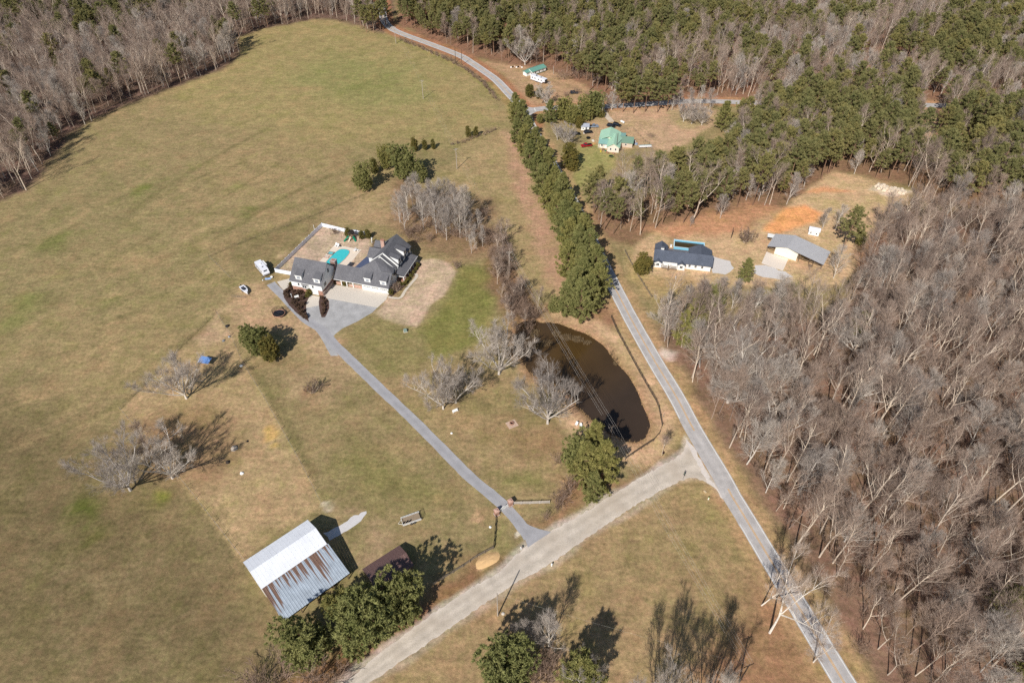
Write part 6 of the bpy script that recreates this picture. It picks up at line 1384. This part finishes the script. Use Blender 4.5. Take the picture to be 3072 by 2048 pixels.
mailbox('white mailbox beside the gravel road at the driveway mouth', 1563, 1650, 20, WHITE); mailbox('dark mailbox on the gravel road corner', 1988, 1366, 40, BLACK)
mailbox('white mailbox in front of the ranch house', 2026, 838, 10, WHITE)
e = empty('junction_sign', (*G(2049, 1438), 0), R(-60), 1, 'road sign on a post at the gravel road junction', 'sign'); MB().box(-.03, .03, -.03, .03, 0, 2.7).build('post', STEEL, e)
o8 = [(.38 * math.cos(R(22.5 + 45 * k)), .38 * math.sin(R(22.5 + 45 * k)) + 2.35) for k in range(8)]
MB().extr([(x, -.05, z) for x, z in o8], (0, .02, 0)).build('face', mat('sign_back', (70, 70, 72), .5, .05), e); MB().box(-.35, .35, -.012, .012, 2.75, 2.92).build('street_name_plate', mat('plate_green', (40, 96, 66)), e)
e = empty('road_sign', (*G(1990, 1250), 0), R(70), 1, 'white rail-like sign by the bend of the pond fence', 'sign'); MB().box(-.04, .04, -.04, .04, 0, 1.3).build('post', STEEL, e); MB().box(-.7, .7, -.03, -.01, .8, 1.2).build('plate', WHITE, e)
e = empty('valve_box', (*G(2115, 1475), 0), R(-60), 1, 'tan utility lid lying in the grass by the junction', 'box'); MB().box(-.45, .45, -.25, .25, 0, .22).build('body', mat('tan_lid', (206, 184, 148)), e); MB().box(-.4, .4, -.2, .2, .22, .26).build('lid', mat('tan_lid', (0, 0, 0)), e)
e = empty('white_pedestal', (*G(2125, 1497), 0), 0, 1, 'white cable pedestal with green top by the junction', 'pedestal'); MB().cyl(0, 0, 0, .8, .2, .18).build('body', WHITE, e); MB().cyl(0, 0, .8, .95, .22, .1).build('cap', mat('pedestal_green', (176, 190, 120)), e)
e = empty('cable_pedestal', (*G(1655, 1696), 0), 0, 1, 'pale cable pedestal at the foot of the gravel road verge', 'pedestal'); MB().cyl(0, 0, 0, .9, .22, .2).build('body', WHITE, e); MB().cyl(0, 0, .9, 1.05, .24, .12).build('cap', WHITE, e)
e = empty('paving_stone', (*G(1509, 1840), 0), R(10), 1, 'pale round stone beside the lone pole', 'stone'); MB().tube([(0, 0, 0), (0, 0, .12), (0, 0, .2)], [.42, .4, .2], 10).build('body', CONC, e)
# fire pit, bench, chairs and oddments on the lawn
e = empty('fire_pit', (*G(1536, 1272), 0), R(28), 1, 'square stone fire pit pad on the lawn', 'fire pit')
FP = mat('firepit_flagstone', (196, 168, 148), .9, .2, 2)
for i in range(4):
    for j in range(4): MB().box(i * .8 - 1.6, i * .8 - .84, j * .7 - 1.4, j * .7 - .74, 0, .07 + .02 * ((i + j) % 2)).build('flagstone', FP, e)
for k in range(10):
    a = 6.2832 * k / 10; MB().taper(-.16, .16, -.11, .11, .1, .55, .02, .02, .02, .02).build('ring_stone', BRICK, e, (.55 * math.cos(a), .55 * math.sin(a) + .2, 0), a + 1.57)
MB().cyl(0, .2, .1, .2, .42, k=12).build('ash', BLACK, e)
e = empty('lawn_bench', (*G(1366, 1235), 0), R(30), 1, 'white bench under the low spreading bare tree', 'bench'); MB().box(-.9, .9, -.3, .3, .45, .52).build('seat', WHITE, e); MB().box(-.9, .9, .28, .34, .52, 1.0).build('backrest', WHITE, e)
for x in (-.8, .8): MB().box(x - .05, x + .05, -.28, .28, 0, .45).build('leg', WHITE, e)
for i, (x, y, lb) in enumerate([(1729, 1275, 'left of two white chairs on the pond bank'), (1742, 1280, 'right of two white chairs on the pond bank')]):
    e = empty('garden_chair', (*G(x, y), 0), R(-30 + 25 * i), 1.15, lb, 'chair', 'white chairs by the pond'); MB().box(-.32, .32, -.3, .3, .38, .44).build('seat', WHITE, e); MB().extr([(-.32, .28, .4), (.32, .28, .4), (.28, .45, 1.05), (-.28, .45, 1.05)], (0, .05, 0)).build('backrest', WHITE, e)
    for xx in (-.36, .32): MB().box(xx, xx + .06, -.3, .3, .6, .65).build('armrest', WHITE, e)
    for xx in (-.27, .27):
        for yy in (-.25, .25): MB().box(xx - .035, xx + .035, yy - .035, yy + .035, 0, .38).build('leg', WHITE, e)
def rock(name, px, py, s, m, label, cat, z=0):
    e = empty(name, (*G(px, py), z), R(px * 7 % 360), s, label, cat); q = random.Random(px)
    bb = MB(); n = 7; vs_ = [(0, 0, .45)]
    for k in range(n): a = 6.2832 * k / n; r_ = q.uniform(.35, .5); vs_.append((r_ * math.cos(a), r_ * math.sin(a), q.uniform(.1, .3)))
    for k in range(n): a = 6.2832 * k / n; vs_.append((.5 * math.cos(a), .5 * math.sin(a), 0))
    bb.add(vs_, [(0, 1 + k, 1 + (k + 1) % n) for k in range(n)] + [(1 + k, 1 + n + k, 1 + n + (k + 1) % n, 1 + (k + 1) % n) for k in range(n)]); bb.build('body', m, e, smooth=False)
rock('white_stone', 1355, 1299, .8, WHITE, 'white lump on the lawn beside the driveway', 'stone'); rock('white_stone', 1471, 1580, .8, WHITE, 'white lump in the grass left of the gate', 'stone'); rock('feed_sack', 726, 1419, 1.2, WHITE, 'white sack lying in the paddock below the bare trees', 'sack')
rock('stump', 684, 1386, 1.4, DWOOD, 'dark stump in the paddock nearest the white sack', 'stump'); rock('log_pile', 703, 1345, 2.2, POLEW, 'pale heap of brush in the paddock', 'brush pile'); rock('barrel_block', 743, 1323, .8, BLACK, 'small dark lump beyond the brush heap', 'lump'); rock('tub', 671, 1022, 1.2, STEEL, 'grey feed tub at the top of the paddock', 'tub'); rock('tub', 688, 1010, 1.0, STEEL, 'grey feed tub nearest the wire fence', 'tub'); rock('gate_block', 682, 978, 1.5, BLACK, 'dark box at the paddock gate', 'box')
rock('white_stone', 724, 1097, 1.2, WHITE, 'white trough at the corner of the paddock fence', 'trough')
e = empty('sand_pile', (*G(1463, 1680), 0), R(32), 1, 'flattened heap of tan sand beside the ditch', 'sand pile'); bb = MB(); q = random.Random(5); vs_ = [(0, 0, .5)]; n = 22
for r_, z in ((.35, .48), (.7, .34), (1.0, .0)):
    for k in range(n): a = 6.2832 * k / n; f = r_ * (1 + q.uniform(-.07, .07)); vs_.append((3.6 * f * math.cos(a), 1.7 * f * math.sin(a), z * q.uniform(.75, 1.15)))
bb.add(vs_, [(0, 1 + k, 1 + (k + 1) % n) for k in range(n)] + [(1 + r_ * n + k, 1 + (r_ + 1) * n + k, 1 + (r_ + 1) * n + (k + 1) % n, 1 + r_ * n + (k + 1) % n) for r_ in range(2) for k in range(n)]).build('heap', mat('tan_sand', (214, 176, 126), .95, .12, 1.5, bump=.3), e, smooth=True)
# reeds: ragged dry tufts round the pond and a mat at its head
REED = MB(); REEDS = REED; MATW = MB(); q = random.Random(12)
def tuftr(x, y, s, n=7):
    for _ in range(n):
        a = q.uniform(0, 6.283); L = s * q.uniform(.5, 1.1); u = .09 * s; bx, by = x + q.uniform(-.35, .35) * s, y + q.uniform(-.35, .35) * s; k = len(REED.v)
        REED.v += [(bx - u * math.sin(a), by + u * math.cos(a), -.3), (bx + u * math.sin(a), by - u * math.cos(a), -.3), (bx + math.cos(a) * L * .55, by + math.sin(a) * L * .55, L * .8)]; REED.f.append((k, k + 1, k + 2))
PD = catmull(POND + POND[:1], .6)
for x, y in PD:
    d = q.uniform(-.6, 1.0); tuftr(pc[0] + (x - pc[0]) * (1.02 + .02 * d), pc[1] + (y - pc[1]) * (1.02 + .02 * d), q.uniform(.5, 1.0))
REED = MATW
for (cx, cy, rx, ry, n) in ((1640, 1030, 18, 9, 70), (1700, 1012, 22, 9, 110), (1735, 1018, 18, 8, 90), (1760, 1028, 12, 5, 40), (1670, 1000, 14, 8, 50), (1605, 1000, 14, 12, 70), (1615, 1035, 12, 12, 60), (1838, 1066, 6, 14, 30), (1848, 1085, 7, 12, 30)):
    for _ in range(n):
        a = q.uniform(0, 6.283); r_ = q.random() ** .5; g = G(cx + rx * r_ * math.cos(a), cy + ry * r_ * math.sin(a)); tuftr(*g, q.uniform(.5, .9), 6)
tag(REEDS.build('reeds', mat('dry_reeds', (176, 144, 104), .95, .25, 1.5)), 'dry tan reeds round the pond shore', 'reeds', kind='stuff')
tag(MATW.build('pond_weed', mat('brown_pond_weed', (128, 108, 80), .95, .3, 1.5)), 'brown floating weed at the head of the pond', 'weed', kind='stuff')

# ================================================================ VEHICLES
def car(label, x, y, rz, paint, name='car', kind='suv', L=4.6, W=1.85):
    e = empty(name, (x, y, 0), rz, 1, label, 'car' if name == 'car' else 'truck')
    hl = L / 2; hw = W / 2
    if kind == 'truck': prof = [(-hl, .5), (-hl, 1.05), (-.35, 1.05), (-.35, 1.08), (hl - 1.5, 1.08), (hl - .1, .98), (hl, .75), (hl, .45)]
    else: prof = [(-hl, .45), (-hl, .95), (hl - 1.3, 1.0), (hl - .15, .85), (hl, .65), (hl, .4)]
    MB().extr([(a, -hw, z) for a, z in prof], (0, W, 0)).build('body', paint, e)
    if kind == 'truck':
        MB().taper(-.35, 1.25, -hw + .04, hw - .04, 1.08, 1.75, .15, .4, .16, .16).build('cab', paint, e); MB().taper(-.30, 1.30, -hw + .0, hw - .0, 1.14, 1.66, .12, .42, .14, .14).build('window_glass', GLASS, e); MB().box(-hl + .12, -.5, -hw + .15, hw - .15, 1.051, 1.07).build('bed_liner', BLACK, e)
    else:
        MB().taper(-hl + .1, hl - 1.2, -hw + .04, hw - .04, .96, 1.62, .3, .75, .18, .18).build('window_glass', GLASS, e); MB().taper(-hl + .38, hl - 1.95, -hw + .18, hw - .18, 1.58, 1.68, .08, .1, .08, .08).build('roof', paint, e)
    for sx in (-hl + .85, hl - .85):
        for sy in (-hw + .08, hw - .08): wheel_(e, sx, sy, .34, .22)
    for sy in (-hw + .3, hw - .3): MB().box(hl - .03, hl + .02, sy - .18, sy + .18, .6, .78).build('headlight', mat('lamp_glass', (220, 220, 214), .1), e); MB().box(-hl - .02, -hl + .02, sy - .14, sy + .14, .7, .9).build('tail_light', mat('tail_red', (140, 24, 22), .3), e)
    return e
PB = mat('car_black', (28, 30, 36), .25, .1, 1, .2, .6); PRD = mat('car_red', (168, 24, 34), .3, .08, 1, .1, .6); PSV = mat('car_silver', (150, 166, 186), .3, .08, 1, .3, .6)
car('red pickup truck in the yard of the green-roofed house', 36.8, 313.0, R(195), PRD, 'pickup_truck', 'truck', 5.6, 1.95)
car('black car in front of the grey shed', 38.9, 327.5, R(14), PB); car('left of two black cars behind the green-roofed house', 51.3, 334.5, R(-28), PB); car('right of two black cars behind the green-roofed house', 54.4, 335.6, R(-32), PB); car('silver pickup truck half hidden behind the grey shed', 42.0, 334.0, R(5), PSV, 'pickup_truck', 'truck', 5.4)
car('dark car parked alone in the yard above the junction', *G(1722, 281), R(8), mat('car_slate', (52, 60, 70), .3, .1, 1, .2, .6)); car('dark trailer-like car beside the cedar at the grey shed', 32.5, 325.6, R(8), PB)
e = empty('propane_tank', (57.7, 338.9, 0), R(-50), 1, 'white propane tank on the sandy field', 'tank'); MB().tube([(-1.3, 0, .7), (-1.1, 0, .7), (1.1, 0, .7), (1.3, 0, .7)], [.25, .5, .5, .25], 12).build('body', WHITE, e)
for x in (-.7, .7): MB().box(x - .1, x + .1, -.35, .35, 0, .3).build('leg', CONC, e)
MB().cyl(0, 0, 1.2, 1.35, .15).build('valve_dome', WHITE, e)
e = empty('junk_trailer', (65.8, 312.3, 0), R(5), 1, 'long pale load on a trailer at the right of the green-roofed house', 'trailer'); MB().box(-3.3, 3.3, -1.1, 1.1, .5, .65).build('deck', mat('silver_sheet', (196, 190, 186), .4), e); MB().box(-3.0, 3.0, -.8, -.1, .65, 1.0).build('load', WHITE, e); MB().box(-2.8, 3.2, .1, .8, .65, .9).build('load', mat('faded_teal', (140, 170, 166)), e)
for y in (-1.0, 1.0): wheel_(e, .3, y, .33, .2)
e = empty('kiddie_trampoline', (47.9, 302.3, 0), 0, 1, 'dark little trampoline on the grass before the green-roofed house', 'trampoline'); ring(1.1, 1.3, .5, .56, 20).build('rim', mat('yellow_green_pad', (150, 170, 90)), e); MB().prism([(1.1 * math.cos(6.2832 * k / 20), 1.1 * math.sin(6.2832 * k / 20)) for k in range(20)], .49, .53).build('mat', BLACK, e)
for k in range(4): MB().cyl(1.2 * math.cos(1.57 * k), 1.2 * math.sin(1.57 * k), 0, .5, .03, k=6).build('leg', STEEL, e)
e = empty('dark_pond_liner', (38.5, 321.7, 0), 0, 1, 'round dark tub on the grass between red truck and black car', 'tub'); MB().cyl(0, 0, 0, .5, 1.0, 1.1, 16).build('wall', BLACK, e); MB().cyl(0, 0, .4, .46, .98, k=16).build('water', mat('tub_water', (46, 60, 60), .1), e)
q = random.Random(21)
for i, (x, y, w, l, hh, c) in enumerate([(43.0, 313.2, .7, 1.0, .5, (214, 196, 168)), (41.0, 315.6, 1.2, 1.2, .3, (206, 160, 104)), (40.6, 318.6, 1.4, .9, .5, (226, 220, 206)), (44.8, 309.2, .9, 1.4, .6, (120, 96, 76)), (45.8, 308.4, .6, .8, .4, (40, 120, 90)), (46.6, 306.6, 1.4, .7, .4, (150, 112, 86)), (49.5, 305.6, 1.3, .8, .4, (170, 130, 104)), (43.4, 307.4, .4, .5, .8, (222, 196, 60)), (60.6, 316.4, 1.2, 1.0, .9, (60, 60, 64)), (61.8, 315.0, 1.0, 1.2, .7, (150, 168, 190)), (61.2, 318.0, 1.4, .8, .6, (200, 196, 190)), (58.0, 320.8, .8, .8, .5, (232, 232, 230)), (37.2, 327.2, .9, 1.6, .4, (222, 222, 220))]):
    e = empty('yard_clutter', (x, y, 0), q.uniform(0, 3), 1, '%s box of yard clutter %s the green-roofed house' % (("small cream", "flat orange-tan", "off-white", "dark brown", "green", "reddish brown", "pinkish brown", "upright yellow", "dark grey", "pale blue", "pale grey", "white square", "long white")[i], 'right of' if x > 55 else 'in front of'), 'clutter', 'clutter round the green-roofed house'); m_ = mat('clutter_%d' % i, c, .7); MB().taper(-w / 2, w / 2, -l / 2, l / 2, 0, hh, .04, .04, .04, .04).build('body', m_, e); MB().box(-w / 2 + .02, w / 2 - .02, -l / 2 + .02, l / 2 - .02, hh, hh + .05).build('lid', m_, e)
# motor home by the mobile home
e = empty('motor_home', (*G(1616, 246), 0), math.atan2(G(1632, 255)[1] - G(1590, 240)[1], G(1632, 255)[0] - G(1590, 240)[0]), 1, 'long white fifth-wheel camper beside the far mobile home', 'camper')
MB().extr([(-5.2, -1.25, .6), (3.6, -1.25, .6), (4.0, -1.25, 1.5), (5.4, -1.25, 1.6), (5.5, -1.25, 3.1), (-5.2, -1.25, 3.2)], (0, 2.5, 0)).build('body', RVW, e)
for x in (-4.2, -2.2, .5, 2.6): MB().box(x, x + .8, -1.28, -1.252, 1.7, 2.3).build('window', GLASS, e)
MB().box(-1.0, -.3, -1.28, -1.252, .8, 2.4).build('door', WHITE, e); MB().box(5.501, 5.53, -1.0, 1.0, 1.8, 2.9).build('front_cap', mat('camper_dark_cap', (40, 48, 54)), e); MB().box(-2, -1.2, -.3, .3, 3.2, 3.45).build('air_conditioner', BLACK, e); MB().box(1.5, 2.1, -.3, .3, 3.18, 3.4).build('air_conditioner', BLACK, e)
for x in (-1.2, -.3):
    for y in (-1.1, 1.1): wheel_(e, x, y, .36, .22)
e = empty('rubbish_heap', (*G(1543, 203), 0), 0, 1, 'scattered pale rubbish left of the far mobile home', 'rubbish')
for k in range(7): MB().taper(-.5, .5, -.35, .35, 0, .5, .1, .1, .08, .08).build('piece', (WHITE, BLACK, mat('pinkish', (210, 180, 160)))[k % 3], e, (k * 1.1 - 2, (k % 3) * .7, 0), k)
e = empty('rock_pile', (*GV(2045, 436), 0), R(-25), 1, 'pale heap of limestone rocks beyond the workshop', 'rock pile')
for k in range(40):
    a = q.uniform(0, 6.283); r_ = q.random() ** .6
    MB().taper(-.9, .9, -.7, .7, 0, q.uniform(.6, 1.3), .3, .25, .2, .3).build('rock', mat('limestone', (214, 198, 176), .9, .2, .8), e, (r_ * 6.5 * math.cos(a), r_ * 2.4 * math.sin(a), 0), a * 3)
